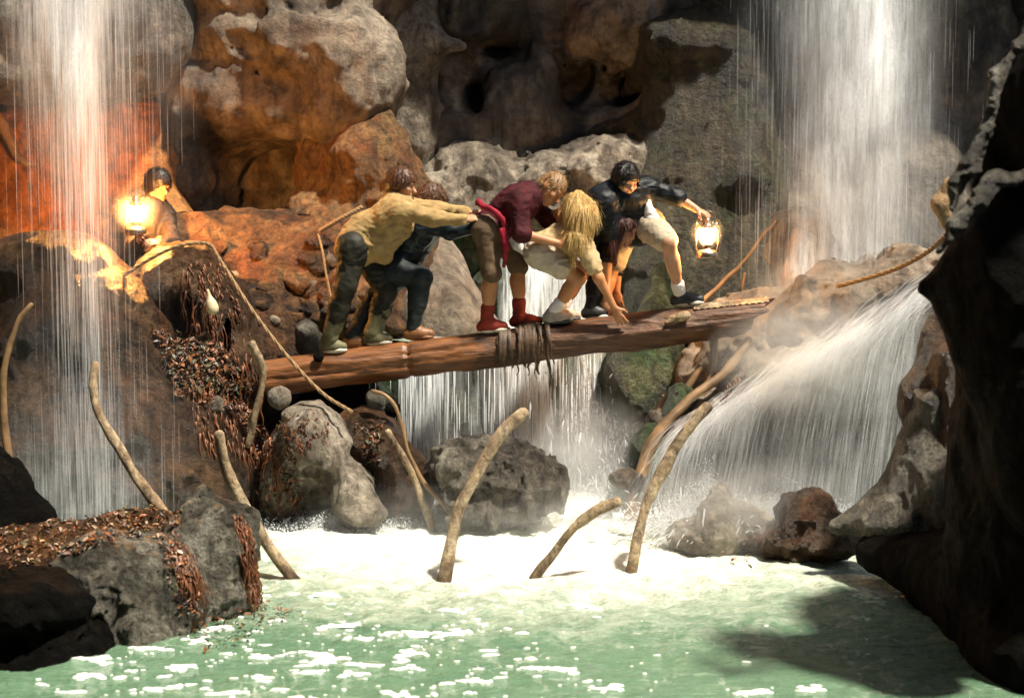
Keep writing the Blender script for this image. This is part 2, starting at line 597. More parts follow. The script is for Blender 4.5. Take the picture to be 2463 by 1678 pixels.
M['jacket'] = plain_mat('tan canvas jacket', (0.36, 0.24, 0.10), 0.85, 0.35, 12, 0.25, 0.012)
M['trousers'] = plain_mat('dark wet trousers', (0.025, 0.024, 0.017), 0.6, 0.4, 12, 0.3, 0.012)
M['khaki'] = plain_mat('wet khaki cloth', (0.14, 0.13, 0.07), 0.6, 0.5, 9, 0.3, 0.012)
M['navy'] = plain_mat('dark navy jacket', (0.012, 0.018, 0.024), 0.35, 0.4, 12, 0.3, 0.012)
M['jeans'] = plain_mat('dark jeans', (0.022, 0.028, 0.03), 0.6, 0.4, 12, 0.3, 0.012)
M['boot'] = plain_mat('brown leather boot', (0.24, 0.10, 0.035), 0.5, 0.3, 20, 0.2)
M['maroon'] = plain_mat('maroon shirt', (0.055, 0.008, 0.011), 0.8, 0.5, 12, 0.3, 0.012)
M['crimson'] = plain_mat('crimson sash', (0.28, 0.014, 0.03), 0.7, 0.35, 20, 0.2)
M['shorts'] = plain_mat('grey brown shorts', (0.13, 0.085, 0.05), 0.8, 0.3, 14, 0.25)
M['redshoe'] = plain_mat('red canvas shoe', (0.28, 0.04, 0.025), 0.75, 0.35, 25, 0.15)
M['cream'] = plain_mat('cream cotton', (0.52, 0.38, 0.20), 0.8, 0.25, 14, 0.3, 0.012)
M['white'] = plain_mat('white cotton', (0.76, 0.72, 0.68), 0.8, 0.08, 14, 0.3, 0.012)
M['warm_white'] = plain_mat('cream white cotton', (0.54, 0.45, 0.34), 0.8, 0.25, 14, 0.3, 0.012)
M['black'] = plain_mat('black shirt', (0.008, 0.010, 0.012), 0.5, 0.4, 12, 0.3, 0.012)
M['stone_shorts'] = plain_mat('pale shorts', (0.46, 0.38, 0.27), 0.8, 0.25, 14, 0.3, 0.012)
M['sole'] = plain_mat('rubber sole', (0.72, 0.66, 0.54), 0.6, 0.1, 25, 0.1)
M['greyshoe'] = plain_mat('worn grey shoe', (0.36, 0.31, 0.25), 0.7, 0.25, 25, 0.2)
M['blackshoe'] = plain_mat('black canvas shoe', (0.02, 0.024, 0.028), 0.5, 0.3, 25, 0.2)
M['hairbrown'] = plain_mat('brown hair', (0.10, 0.040, 0.016), 0.45, 0.6, 60, 0.5, 0.01)
M['hairsandy'] = plain_mat('sandy cropped hair', (0.30, 0.17, 0.07), 0.5, 0.5, 60, 0.5, 0.01)
M['hairdark'] = plain_mat('black hair', (0.012, 0.008, 0.006), 0.4, 0.5, 60, 0.5, 0.01)
M['hairblond'] = plain_mat('long blond hair', (0.56, 0.36, 0.12), 0.5, 0.45, 30, 0.6, 0.012, aniso=(6, 6, 0.7))
M['hairred'] = plain_mat('dark auburn hair', (0.05, 0.011, 0.006), 0.4, 0.5, 30, 0.6, 0.012, aniso=(6, 6, 0.7))
M['eyewhite'] = plain_mat('eye white', (0.7, 0.68, 0.64), 0.3, 0.02, 5, 0)
M['iris'] = plain_mat('dark iris', (0.03, 0.02, 0.012), 0.2, 0.1, 5, 0)
for k_ in ('jacket', 'trousers', 'khaki', 'jeans', 'maroon', 'shorts', 'cream', 'white', 'stone_shorts', 'crimson', 'redshoe', 'black', 'navy'):
    M[k_].node_tree.nodes['Principled BSDF'].inputs['Specular IOR Level'].default_value = 0.22
M['metal'] = plain_mat('lantern metal', (0.32, 0.27, 0.2), 0.28, 0.3, 20, 0.1, metal=0.9)
M['coat'] = plain_mat('dark brown coat', (0.035, 0.022, 0.013), 0.7, 0.4, 10, 0.3, 0.012)
M['gourd'] = plain_mat('cream gourd', (0.66, 0.56, 0.34), 0.4, 0.15, 12, 0.1)
M['foam'] = plain_mat('white foam', (0.84, 0.86, 0.80), 0.6, 0.06, 30, 0.4, 0.01)
M['sheetsoft'] = water_mat('soft falling water', 1.0, (20, 2.0), 0.25, 0.72)
M['strand'] = strand_mat('falling water strands', 0.22)
M['faint'] = strand_mat('faint water strands', 0.07)
M['stream'] = strand_mat('solid water streams', 0.75)
M['strandthin'] = strand_mat('thin water strands', 0.10)
M['splash'] = strand_mat('splashing droplets', 0.45)
M['sheet'] = water_mat('falling water sheet', 1.0)

# ------------------------------------------------------------------ the cave: walls, ground under the water, unseen light blockers
def relief(name, x0, x1, z0, z1, step, fn, mat, axis='y'):
    u = np.arange(x0, x1 + step, step); v = np.arange(z0, z1 + step, step)
    U, W = np.meshgrid(u, v, indexing='ij')
    a, b = U.ravel(), W.ravel()
    d = fn(a, b)
    if axis == 'y': P = np.stack([a, d, b], 1)
    elif axis == 'x': P = np.stack([d, a, b], 1)
    else: P = np.stack([a, b, d], 1)
    nu, nv = len(u), len(v)
    i = np.arange(nu * nv).reshape(nu, nv)
    F = np.stack([i[:-1, :-1].ravel(), i[1:, :-1].ravel(), i[1:, 1:].ravel(), i[:-1, 1:].ravel()], 1)
    o = obj(name, P, F, mat)
    o['kind'] = 'structure'
    return o


def lumps(a, b, s1, s2, seed):
    p = np.stack([a, b, np.zeros_like(a)], 1)
    return s1 * fbm(p * 0.55, 3, seed) + s2 * fbm(p * 1.7, 4, seed + 9, ridged=True)


relief('cave_back_wall', -9, 9, -1, 7.0, 0.06, lambda x, z: 17.2 + lumps(x, z, 0.9, 0.35, 3) - 0.12 * x * x * 0.2, M['wall'])
relief('cave_side_wall', -4, 18, -1, 6.5, 0.12, lambda y, z: -5.6 + lumps(y, z, 0.7, 0.3, 5) + 0.05 * z * z, M['wall'], 'x')
relief('rear_wall_light_blocker', -6.5, 7.5, -1, 6.5, 0.2, lambda x, z: -4.0 + lumps(x, z, 0.6, 0.2, 6), M['dark'], 'y')  # unseen wall behind the camera, added to block front light
relief('roof_light_blocker', -7, 8, -4.5, 6.0, 0.15, lambda x, y: 4.9 + lumps(x, y, 0.4, 0.25, 8) + 0.05 * np.maximum(y, 0), M['dark'], 'z')  # unseen roof above the camera, added to keep light off the near rocks
relief('back_roof_light_blocker', -0.7, 8, 14.3, 18, 0.12, lambda x, y: 5.3 + lumps(x, y, 0.4, 0.3, 18), M['wall'], 'z')  # unseen slab added to keep sun and sky off the back rocks
relief('pool_bed', -9, 9, -4, 18, 0.2, lambda x, y: -0.7 + lumps(x, y, 0.2, 0.1, 12), M['brown'], 'z')


def rock_noise(freq, seed, ridge=0.45, squash=(1, 1, 1)):
    q = np.array(squash, np.float32)
    def f(p):
        p = p * q
        p = p + 0.12 / freq * np.stack([vnoise(p * freq * 2.1 + 7 * k, seed + 50 + k) for k in range(3)], 1)
        return (1 - ridge) * 1.15 * fbm(p * freq, 6, seed, 0.58) - ridge * fbm(p * freq * 1.3 + 5, 5, seed + 31, 0.58, ridged=True)
    return f


def rock(name, label, prims, mat, vox=0.035, amp=0.12, freq=1.6, k=0.18, seed=1, ridge=0.45, cat='rock', group=None, squash=(1, 1, 1), zcut=-0.5):
    V, F = sdf(prims, vox, k, rock_noise(freq, seed, ridge, squash), amp, zcut=zcut)
    o = obj(name, V, F, mat)
    tag(o, label, cat, group)
    return o


B = blob
# far rocks at the back of the cave
BACK = 'rocks at the back of the cave'
rock('horned_rock', 'pale column of rock with a pointed horn jutting right, upper middle', [
    cone(at(975, -80, 15.3), at(985, 120, 15.2), 0.28, 0.24), cone(at(985, 90, 15.1), at(1112, 110, 14.9), 0.17, 0.03, k=0.25),
    cone(at(985, 120, 15.3), at(965, 330, 15.3), 0.22, 0.42), cone(at(930, 150, 15.5), at(930, 420, 15.5), 0.25, 0.45),
    cone(at(960, 330, 15.5), at(1000, 470, 15.5), 0.36, 0.35)],
    M['pale'], 0.04, 0.09, 1.8, 0.2, 3, group=BACK)
rock('back_rock', 'continuous dark folded rock face at the back, above the heads of the people', [
    B(1150, 20, 15.9, 140, 150, 0.6), B(1290, 0, 16.1, 120, 190, 0.6, 10), B(1090, 90, 16.0, 70, 80, 0.4), B(1490, 60, 15.6, 120, 110, 0.6), B(1560, 10, 15.6, 110, 80, 0.6, -20), B(1420, 130, 15.8, 60, 100, 0.4),
    cone(at(1250, 165, 15.5), at(1165, 330, 15.4), 0.16, 0.2), cone(at(1250, 165, 15.5), at(1345, 330, 15.5), 0.16, 0.2), B(1250, 300, 15.6, 95, 110, 0.45, 8),
    cone(at(1330, 190, 15.8), at(1420, 300, 15.6), 0.14, 0.2), B(1365, 270, 15.9, 85, 85, 0.4, -25), cone(at(1420, 330, 15.5), at(1600, 230, 15.2), 0.14, 0.1),
    B(1085, 230, 16.0, 75, 95, 0.4, 12), cone(at(1020, 330, 15.4), at(1150, 430, 15.2), 0.2, 0.14), B(1090, 350, 15.6, 95, 70, 0.35, 20), B(1160, 370, 15.5, 80, 50, 0.3, -5),
    B(1240, 200, 16.5, 330, 300, 0.35), B(1300, 420, 16.0, 320, 120, 0.5), cone(at(1060, 200, 15.7), at(1130, 260, 15.6), 0.1, 0.15), cone(at(1130, 150, 15.9), at(1300, 130, 15.9), 0.2, 0.2),
    B(1200, 120, 15.5, 60, 30, 0.5, 0, '-', 0.15), B(1400, 200, 15.4, 45, 70, 0.5, -30, '-', 0.15), B(1150, 250, 15.5, 30, 60, 0.4, 20, '-', 0.15)],
    M['wall'], 0.042, 0.17, 1.9, 0.24, 5, ridge=0.55, group=BACK)
rock('rock_ledge', 'pale rough rock ledge behind the heads of the people', [
    cone(at(1120, 380, 15.1), at(1210, 450, 14.9), 0.12, 0.2), B(1160, 440, 15.1, 90, 55, 0.4, -18), B(1290, 430, 15.2, 100, 50, 0.5, 10), cone(at(1330, 400, 15.0), at(1500, 385, 15.0), 0.14, 0.16), B(1420, 430, 15.1, 110, 55, 0.5, 12), B(1520, 410, 15.1, 70, 50, 0.4),
    B(1080, 480, 15.0, 80, 60, 0.4), B(1250, 500, 15.0, 190, 70, 0.4), B(1450, 510, 15.1, 160, 80, 0.4)], M['pale'], 0.032, 0.18, 2.6, 0.16, 17, ridge=0.65, group=BACK)
rock('rock_pillar', 'tall mossy brown pillar of rock behind the right lantern', [
    B(1600, 105, 14.9, 60, 40, 0.3, -20), B(1690, 110, 15.0, 110, 45, 0.4, 6), cone(at(1650, 150, 15.1), at(1640, 420, 15.0), 0.35, 0.42),
    cone(at(1740, 130, 15.2), at(1760, 520, 15.1), 0.45, 0.5), cone(at(1560, 330, 15.2), at(1430, 330, 15.4), 0.25, 0.12), cone(at(1500, 230, 15.5), at(1600, 110, 15.0), 0.06, 0.18),
    cone(at(1600, 480, 15.0), at(1600, 780, 14.6), 0.42, 0.5), cone(at(1740, 500, 15.0), at(1760, 800, 14.6), 0.45, 0.5),
    B(1790, 480, 14.5, 55, 60, 0.5, 0, '-')], M['mossy'], 0.04, 0.16, 1.5, 0.2, 19, group=BACK)
rock('rock_wall', 'dim grey rock wall behind the right waterfall', [
    B(2010, 200, 16.0, 230, 300, 0.8), B(2250, 180, 16.2, 170, 330, 0.8), B(1900, 430, 15.6, 160, 200, 0.6), B(2180, 480, 15.4, 170, 200, 0.6),
    B(2050, 620, 15.0, 260, 160, 0.6)], M['wall'], 0.05, 0.22, 1.2, 0.2, 21, group=BACK)

# the tan and orange cliff at the left
rock('cliff', 'massive tan cliff with a dark hollow, above and behind the tan jacket', [
    B(640, -40, 15.1, 360, 190, 0.9), B(700, 110, 14.8, 250, 130, 0.7, -15), B(860, 180, 14.6, 110, 160, 0.55), B(820, 280, 14.6, 90, 110, 0.45),
    B(560, 240, 14.8, 150, 130, 0.6), B(470, 380, 14.9, 90, 190, 0.5), B(600, 430, 15.7, 330, 260, 0.5), B(400, 90, 14.9, 160, 140, 0.6), B(640, 270, 14.6, 120, 100, 0.4, -20),
    B(600, 450, 14.25, 150, 105, 0.9, 12, '-', 0.15), B(530, 390, 14.2, 60, 70, 0.5, 0, '-', 0.1)],
    M['tan'], 0.035, 0.2, 1.4, 0.16, 23, ridge=0.55)
rock('lantern_toned_rock', 'ochre and rust painted shoulder of rock right behind the head of the tan jacket', [
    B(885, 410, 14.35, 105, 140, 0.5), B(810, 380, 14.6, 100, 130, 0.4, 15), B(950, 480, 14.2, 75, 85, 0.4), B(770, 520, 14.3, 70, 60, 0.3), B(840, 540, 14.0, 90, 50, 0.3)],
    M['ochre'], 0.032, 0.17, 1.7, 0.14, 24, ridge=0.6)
rock('lantern_orange_rock', 'rock wall painted lantern orange behind the left waterfall', [
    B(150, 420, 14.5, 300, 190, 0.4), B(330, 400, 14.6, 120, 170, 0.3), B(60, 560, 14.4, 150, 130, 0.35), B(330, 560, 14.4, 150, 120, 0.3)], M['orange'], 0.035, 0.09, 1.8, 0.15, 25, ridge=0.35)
rock('rock_overhang', 'blue grey rock overhang at the top left above the orange wall', [
    B(60, 40, 14.2, 200, 190, 0.6), B(280, 60, 14.2, 170, 160, 0.6), B(20, 180, 14.1, 90, 60, 0.5), B(190, 185, 14.2, 160, 50, 0.5)], M['grey'], 0.05, 0.14, 1.5, 0.15, 27)
V, F = tube(spline([at(-25, 250, 14.1), at(20, 330, 14.1), at(48, 385, 14.1), at(105, 400, 14.1)], 10), [0.05, 0.05, 0.055, 0.05, 0.05, 0.045, 0.04, 0.035, 0.03, 0.02], 8, jit=0.3)
tag(poly_obj('dead_branch', V, F, M['poledark']), 'dark bent branch before the orange wall at the far left', 'branch')
V, F = tube([at(72, 440, 14.1), at(76, 500, 14.1), at(80, 575, 14.1)], [0.025, 0.03, 0.03], 8)
tag(poly_obj('timber_post', V, F, M['poledark']), 'thin dark upright post before the orange wall at the far left', 'post')

# the bank of rubble under the cliff
from mathutils.bvhtree import BVHTree
_bvh = {}


def hit(objs, sx, sy):
    """first point of these objects that shows at a pixel of the photograph, with its normal"""
    best = None
    o0 = Vector((0, 0, CAMZ)); d = (at(sx, sy, 10) - o0).normalized()
    for o in objs:
        if o.name not in _bvh:
            me = o.data
            _bvh[o.name] = BVHTree.FromPolygons([v.co + o.location for v in me.vertices], [tuple(p.vertices) for p in me.polygons])
        p, n, i, dist = _bvh[o.name].ray_cast(o0, d)
        if p is not None and (best is None or dist < best[2]):
            best = (p, n if n.dot(d) < 0 else -n, dist)
    return best


bank = rock('rubble_bank', 'bank of rubble stones painted lantern orange left of the pushing boys', [
    B(560, 560, 13.9, 190, 45, 0.5), B(800, 575, 13.6, 120, 45, 0.4, -4), B(700, 680, 13.6, 260, 120, 0.5), B(620, 800, 13.2, 160, 120, 0.4), B(850, 760, 13.3, 170, 100, 0.4),
    B(960, 640, 13.6, 90, 110, 0.4), B(480, 640, 13.6, 130, 120, 0.4)],
    M['lanternlit'], 0.03, 0.14, 2.6, 0.1, 29, ridge=0.6, cat='rock bank')


def stone(parent, sx, sy, Y, r, mat, seed, name='stone', squash=0.75):
    rr = random.Random(seed)
    V, F = sdf([ell(at(sx, sy, Y), (r / FPX * Y * 1.15, r / FPX * Y * 0.8, r / FPX * Y * squash * 1.1), rotY(rr.uniform(-35, 35)))], r / FPX * Y / 6.5, 0.02, rock_noise(14 / (r / 20), seed), r / FPX * Y * 0.28)
    return obj(name, V, F, mat, parent)


for i in range(70):
    r = random.Random(100 + i)
    sx, sy = r.uniform(500, 1010), r.uniform(575, 830)
    hp = hit([bank], sx, sy)
    if hp is None: continue
    stone(bank, sx, sy, hp[0].y + 0.02, r.uniform(13, 30), r.choice([M['lanternlit'], M['brown'], M['tan'], M['brown']]), i)
rock('rock_slope', 'pale conical rock slope behind the boots of the boy in the dark jacket', [
    cone(at(1040, 560, 13.9), at(1050, 800, 13.4), 0.1, 0.42), B(1030, 740, 13.4, 90, 60, 0.3), cone(at(1050, 600, 13.9), at(1130, 800, 13.6), 0.08, 0.25)], M['tan'], 0.03, 0.08, 2.4, 0.15, 33)
rock('rock_wall', 'dark green rock wall behind the legs of the people, above the upper pool', [
    B(1150, 600, 15.2, 120, 140, 0.4), B(1490, 640, 14.9, 140, 150, 0.4), B(1330, 540, 15.6, 200, 90, 0.4)], M['algae'], 0.04, 0.14, 1.7, 0.15, 35)
rock('rock_step', 'dark wet rock step that the small back waterfall runs over', [B(1310, 700, 14.7, 170, 80, 0.35)], M['algae'], 0.03, 0.1, 2.4, 0.1, 37)
rock('moss_rock', 'small pointed grey green rock standing behind the right end of the log', [
    cone(at(1590, 650, 13.5), at(1580, 780, 13.3), 0.05, 0.2)], M['algae'], 0.02, 0.06, 3, 0.1, 36)

# rocks carrying the log and the left fall
rock('fall_rock', 'broad brown rock slope under the left waterfall', [
    B(120, 640, 12.4, 150, 90, 0.6), B(190, 800, 12.1, 190, 170, 0.6), B(300, 900, 12.1, 140, 160, 0.5), B(140, 1050, 12.0, 230, 190, 0.6), B(360, 1080, 11.9, 150, 210, 0.5),
    B(500, 1130, 11.9, 140, 180, 0.45), B(60, 850, 12.2, 120, 150, 0.5)],
    M['brown'], 0.035, 0.13, 1.9, 0.16, 41)
rock('stump_rock', 'dark brown hump of rock draped with weed, rope running over its top', [
    B(440, 690, 12.5, 115, 105, 0.45), B(520, 790, 12.4, 90, 130, 0.4), B(400, 800, 12.5, 90, 110, 0.4), B(560, 880, 12.3, 100, 90, 0.4), B(470, 920, 12.1, 110, 120, 0.4),
    B(425, 780, 12.0, 40, 70, 0.3, 0, '-', 0.08), B(545, 810, 12.02, 22, 55, 0.2, 0, '-', 0.06)], M['brown'], 0.03, 0.1, 2.4, 0.1, 43, squash=(1.6, 1.6, 0.5))
rock('boulder', 'pale boulder with a black hollow under it at the left end of the log', [
    B(770, 1080, 11.6, 70, 90, 0.35, 25), B(745, 1030, 11.6, 65, 60, 0.3), B(850, 1180, 11.5, 50, 75, 0.25, 30), B(690, 1140, 11.75, 60, 120, 0.25), B(870, 1230, 11.4, 55, 30, 0.2),
    B(770, 1150, 11.75, 80, 80, 0.15), B(755, 1170, 11.2, 62, 60, 0.3, -38, '-', 0.05)], M['pale'], 0.022, 0.09, 3.2, 0.08, 45, ridge=0.55)
rock('boulder', 'brown sloping boulder under the log, right of the pale boulder', [
    B(910, 1080, 11.9, 70, 90, 0.35, 30), B(970, 1150, 11.7, 60, 95, 0.3, 25), B(860, 1040, 12.0, 70, 60, 0.3), B(930, 1210, 11.7, 70, 50, 0.25)], M['brown'], 0.022, 0.09, 3.0, 0.1, 47)
rock('boulder', 'dark weathered boulder standing in the foam below the log', [
    B(1195, 1140, 11.5, 145, 72, 0.38), B(1110, 1120, 11.5, 60, 55, 0.3), B(1280, 1165, 11.5, 65, 65, 0.3, -35), B(1190, 1210, 11.4, 120, 30, 0.3)], M['grey'], 0.02, 0.14, 3.4, 0.06, 49, ridge=0.75)
rock('rock_wall', 'mossy dark rock face below the log that the middle waterfall runs down', [
    B(1180, 1000, 13.1, 260, 190, 0.22), B(1430, 980, 13.0, 160, 180, 0.25), B(1000, 1010, 13.05, 120, 180, 0.22), B(1560, 960, 12.7, 110, 180, 0.3), B(1200, 1200, 13.0, 330, 90, 0.25)],
    M['algae'], 0.035, 0.12, 2.2, 0.12, 51)
rock('boulder', 'round dark grey boulder behind the left end of the log', [B(738, 800, 12.45, 33, 32, 0.12), B(750, 830, 12.5, 40, 26, 0.12)], M['grey'], 0.018, 0.05, 5, 0.05, 53)
SMALL = 'wet stones at the left end of the log'
for i, (sx, sy, r, mt, lb) in enumerate([(672, 955, 27, 'pale', 'shiny white wet stone left of the pale boulder, under the rope'), (520, 978, 25, 'tan', 'tan stone lodged in the hanging weed'),
        (700, 1000, 20, 'pale', 'small white stone just below the shiny white stone'), (905, 960, 24, 'grey', 'dark wet stone under the left part of the log'), (945, 985, 18, 'dark', 'small black stone under the log beside the dark root')]):
    V, F = sdf([ell(at(sx, sy, 11.75), (r / 332, 0.07, r / 332 * 1.05), rotY(20 * i))], 0.012, 0.02, rock_noise(7, 60 + i), 0.03)
    tag(obj('wet_stone', V, F, M[mt]), lb, 'stone', SMALL)
# right bank
rock('bank_rock', 'tan weed hung rock bank under the right end of the log, behind the slanting cascade', [
    B(1760, 900, 12.5, 120, 110, 0.4, 30), B(1850, 800, 12.6, 140, 90, 0.4), B(2000, 740, 12.4, 170, 80, 0.4, 15), B(1900, 960, 12.2, 210, 130, 0.4, 30), B(1690, 1000, 12.2, 80, 90, 0.3, 35), B(1630, 1090, 12.0, 80, 110, 0.3),
    B(1930, 600, 13.2, 80, 90, 0.3), B(2160, 680, 12.4, 120, 70, 0.3, 20)], M['tan'], 0.03, 0.2, 2.6, 0.12, 61, ridge=0.6)
rock('moss_rock', 'rounded green mossy rock in front of the dark recess, left of the tallest right pole', [
    cone(at(1640, 960, 11.95), at(1560, 1100, 11.85), 0.1, 0.12), B(1570, 1090, 11.85, 42, 70, 0.2), B(1590, 1180, 11.7, 60, 60, 0.2)], M['algae'], 0.018, 0.06, 4, 0.08, 63)
rock('cascade_rock', 'slanting grey rock apron that the right cascade pours over', [
    cone(at(2270, 790, 11.3), at(1980, 960, 11.5), 0.34, 0.3), cone(at(1980, 960, 11.5), at(1690, 1110, 11.75), 0.3, 0.22), cone(at(1690, 1110, 11.75), at(1600, 1220, 11.75), 0.2, 0.16),
    B(2050, 1130, 11.6, 260, 170, 0.35), B(1800, 1180, 11.75, 200, 110, 0.3), B(2230, 1000, 11.4, 170, 230, 0.4)], M['grey'], 0.03, 0.12, 2.2, 0.14, 65)
PR = 'rocks at the foot of the right cascade'
rock('pool_rock', 'pale triangular rock in the spray at the foot of the right cascade', [cone(at(1738, 1172, 10.95), at(1722, 1285, 10.85), 0.015, 0.2), cone(at(1690, 1235, 10.95), at(1650, 1285, 10.9), 0.02, 0.1), cone(at(1742, 1180, 10.95), at(1840, 1290, 10.85), 0.02, 0.12), B(1740, 1285, 10.85, 100, 22, 0.2)], M['pale'], 0.014, 0.09, 4.5, 0.04, 67, ridge=0.7, group=PR)
rock('pool_rock', 'rounded brown rock standing next to the tip of the near right rock', [B(1945, 1250, 10.6, 62, 62, 0.22, -10), B(1985, 1300, 10.5, 70, 45, 0.2), B(1900, 1300, 10.6, 60, 34, 0.2)], M['brown'], 0.014, 0.12, 4, 0.08, 69, ridge=0.6, group=PR)
rock('pool_rock', 'low dark weedy rock between the triangular rock and the rounded rock', [B(1850, 1302, 10.75, 70, 18, 0.2), B(1900, 1315, 10.6, 50, 18, 0.2)], M['brown'], 0.014, 0.08, 5, 0.06, 71, ridge=0.6, group=PR)
rock('pool_rock', 'small pale rock half hidden in the foam right of the dark weathered boulder', [B(1505, 1150, 11.6, 38, 26, 0.16), B(1540, 1170, 11.6, 24, 24, 0.12)], M['pale'], 0.014, 0.04, 6, 0.05, 73, group=PR)

# near rocks
NL = 'rocks in the near left corner'
rock('near_rock', 'tall peaked rock with light top in the near left corner', [
    B(505, 1330, 9.35, 95, 130, 0.28, -8), cone(at(490, 1185, 9.4), at(480, 1330, 9.4), 0.03, 0.22), B(440, 1330, 9.35, 60, 80, 0.22), B(520, 1430, 9.3, 85, 90, 0.26), B(560, 1330, 9.4, 45, 110, 0.2, -10)],
    M['barnacle'], 0.016, 0.09, 3.4, 0.08, 75, ridge=0.5, group=NL)
rock('near_rock', 'rounded pitted grey rock left of the tall peaked rock', [
    B(290, 1370, 8.95, 140, 80, 0.3, 8), B(255, 1420, 8.9, 115, 110, 0.28), B(345, 1480, 8.8, 90, 120, 0.25), B(310, 1580, 8.65, 70, 70, 0.22), B(410, 1400, 9.0, 70, 90, 0.22), B(430, 1490, 9.0, 60, 80, 0.2),
    B(400, 1500, 8.5, 30, 55, 0.18, -20, '-', 0.05)], M['barnacle'], 0.016, 0.1, 3.2, 0.14, 77, ridge=0.6, group=NL)
rock('near_rock', 'black undercut rock with painted shade along the bottom left edge', [
    B(60, 1450, 8.5, 150, 60, 0.4), B(40, 1560, 8.6, 190, 110, 0.35), B(190, 1590, 8.55, 100, 85, 0.3), B(20, 1420, 8.4, 90, 35, 0.3), B(40, 1610, 8.4, 190, 80, 0.35)], M['dark'], 0.02, 0.1, 3, 0.1, 79, ridge=0.6, group=NL)
rock('near_rock', 'leaf strewn shelf of rock behind the near left rocks', [
    B(160, 1330, 9.7, 250, 55, 0.5), B(330, 1290, 9.9, 140, 50, 0.4), B(40, 1390, 9.2, 120, 40, 0.5)], M['brown'], 0.022, 0.09, 3, 0.1, 81, group=NL)
rock('near_rock', 'dark rock slope at the left edge behind the leaf strewn shelf', [B(10, 1180, 10.3, 60, 120, 0.3, 25), B(40, 1260, 10.2, 90, 70, 0.3)], M['dark'], 0.02, 0.08, 3, 0.08, 83, group=NL)

NR = 'rocks in the near right corner'
rock('near_rock', 'huge shade painted black rock filling the right edge, its point reaching left over the cascade', [
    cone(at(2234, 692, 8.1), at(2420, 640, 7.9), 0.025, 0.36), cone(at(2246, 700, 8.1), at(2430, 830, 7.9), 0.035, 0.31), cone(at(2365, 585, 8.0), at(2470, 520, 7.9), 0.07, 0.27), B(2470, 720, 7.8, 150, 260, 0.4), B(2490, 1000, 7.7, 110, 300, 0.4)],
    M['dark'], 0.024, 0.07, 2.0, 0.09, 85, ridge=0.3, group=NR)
rock('near_rock', 'upper shade painted black rock at the right edge, above the pale rim ridges', [
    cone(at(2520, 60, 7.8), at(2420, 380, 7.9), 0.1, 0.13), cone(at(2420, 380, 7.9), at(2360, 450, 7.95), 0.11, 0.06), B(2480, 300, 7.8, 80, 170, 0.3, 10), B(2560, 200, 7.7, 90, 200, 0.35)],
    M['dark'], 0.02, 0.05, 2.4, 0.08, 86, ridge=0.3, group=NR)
rock('near_rock', 'lower shade painted black rock mass hanging over the dark water at the right', [
    B(2450, 1380, 8.6, 180, 200, 0.4), cone(at(2110, 1330, 9.9), at(2290, 1385, 9.4), 0.12, 0.26), cone(at(2290, 1385, 9.4), at(2450, 1460, 8.8), 0.26, 0.45), B(2480, 1150, 8.3, 90, 220, 0.35), B(2480, 1580, 8.1, 130, 170, 0.5), ell((3.15, 8.5, 0.9), (0.8, 0.95, 2.0))],  # last ellipsoid: mostly off-frame bulk added to widen the shadow on the pool
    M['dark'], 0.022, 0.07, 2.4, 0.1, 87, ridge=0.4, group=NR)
rock('near_rock', 'curved rock prong with a speckled light top reaching left over the pool', [
    cone(at(2020, 1265, 10.1), at(2130, 1225, 10.05), 0.045, 0.14), cone(at(2130, 1225, 10.05), at(2245, 1110, 10.0), 0.14, 0.23), cone(at(2245, 1110, 10.0), at(2265, 980, 10.0), 0.23, 0.2), B(2190, 1240, 9.95, 120, 70, 0.25, 25), B(2300, 1190, 9.8, 100, 120, 0.3)],
    M['barnacle'], 0.018, 0.06, 3.0, 0.1, 89, ridge=0.45, group=NR)
rock('near_rock', 'dim brown rock column between the cascade and the black rock at the right', [
    cone(at(2245, 770, 10.1), at(2235, 960, 10.1), 0.05, 0.17), cone(at(2235, 960, 10.1), at(2265, 1120, 10.0), 0.17, 0.2), cone(at(2300, 860, 9.9), at(2340, 1200, 9.8), 0.12, 0.24)],
    M['brown'], 0.02, 0.06, 2.4, 0.12, 90, ridge=0.3, group=NR)

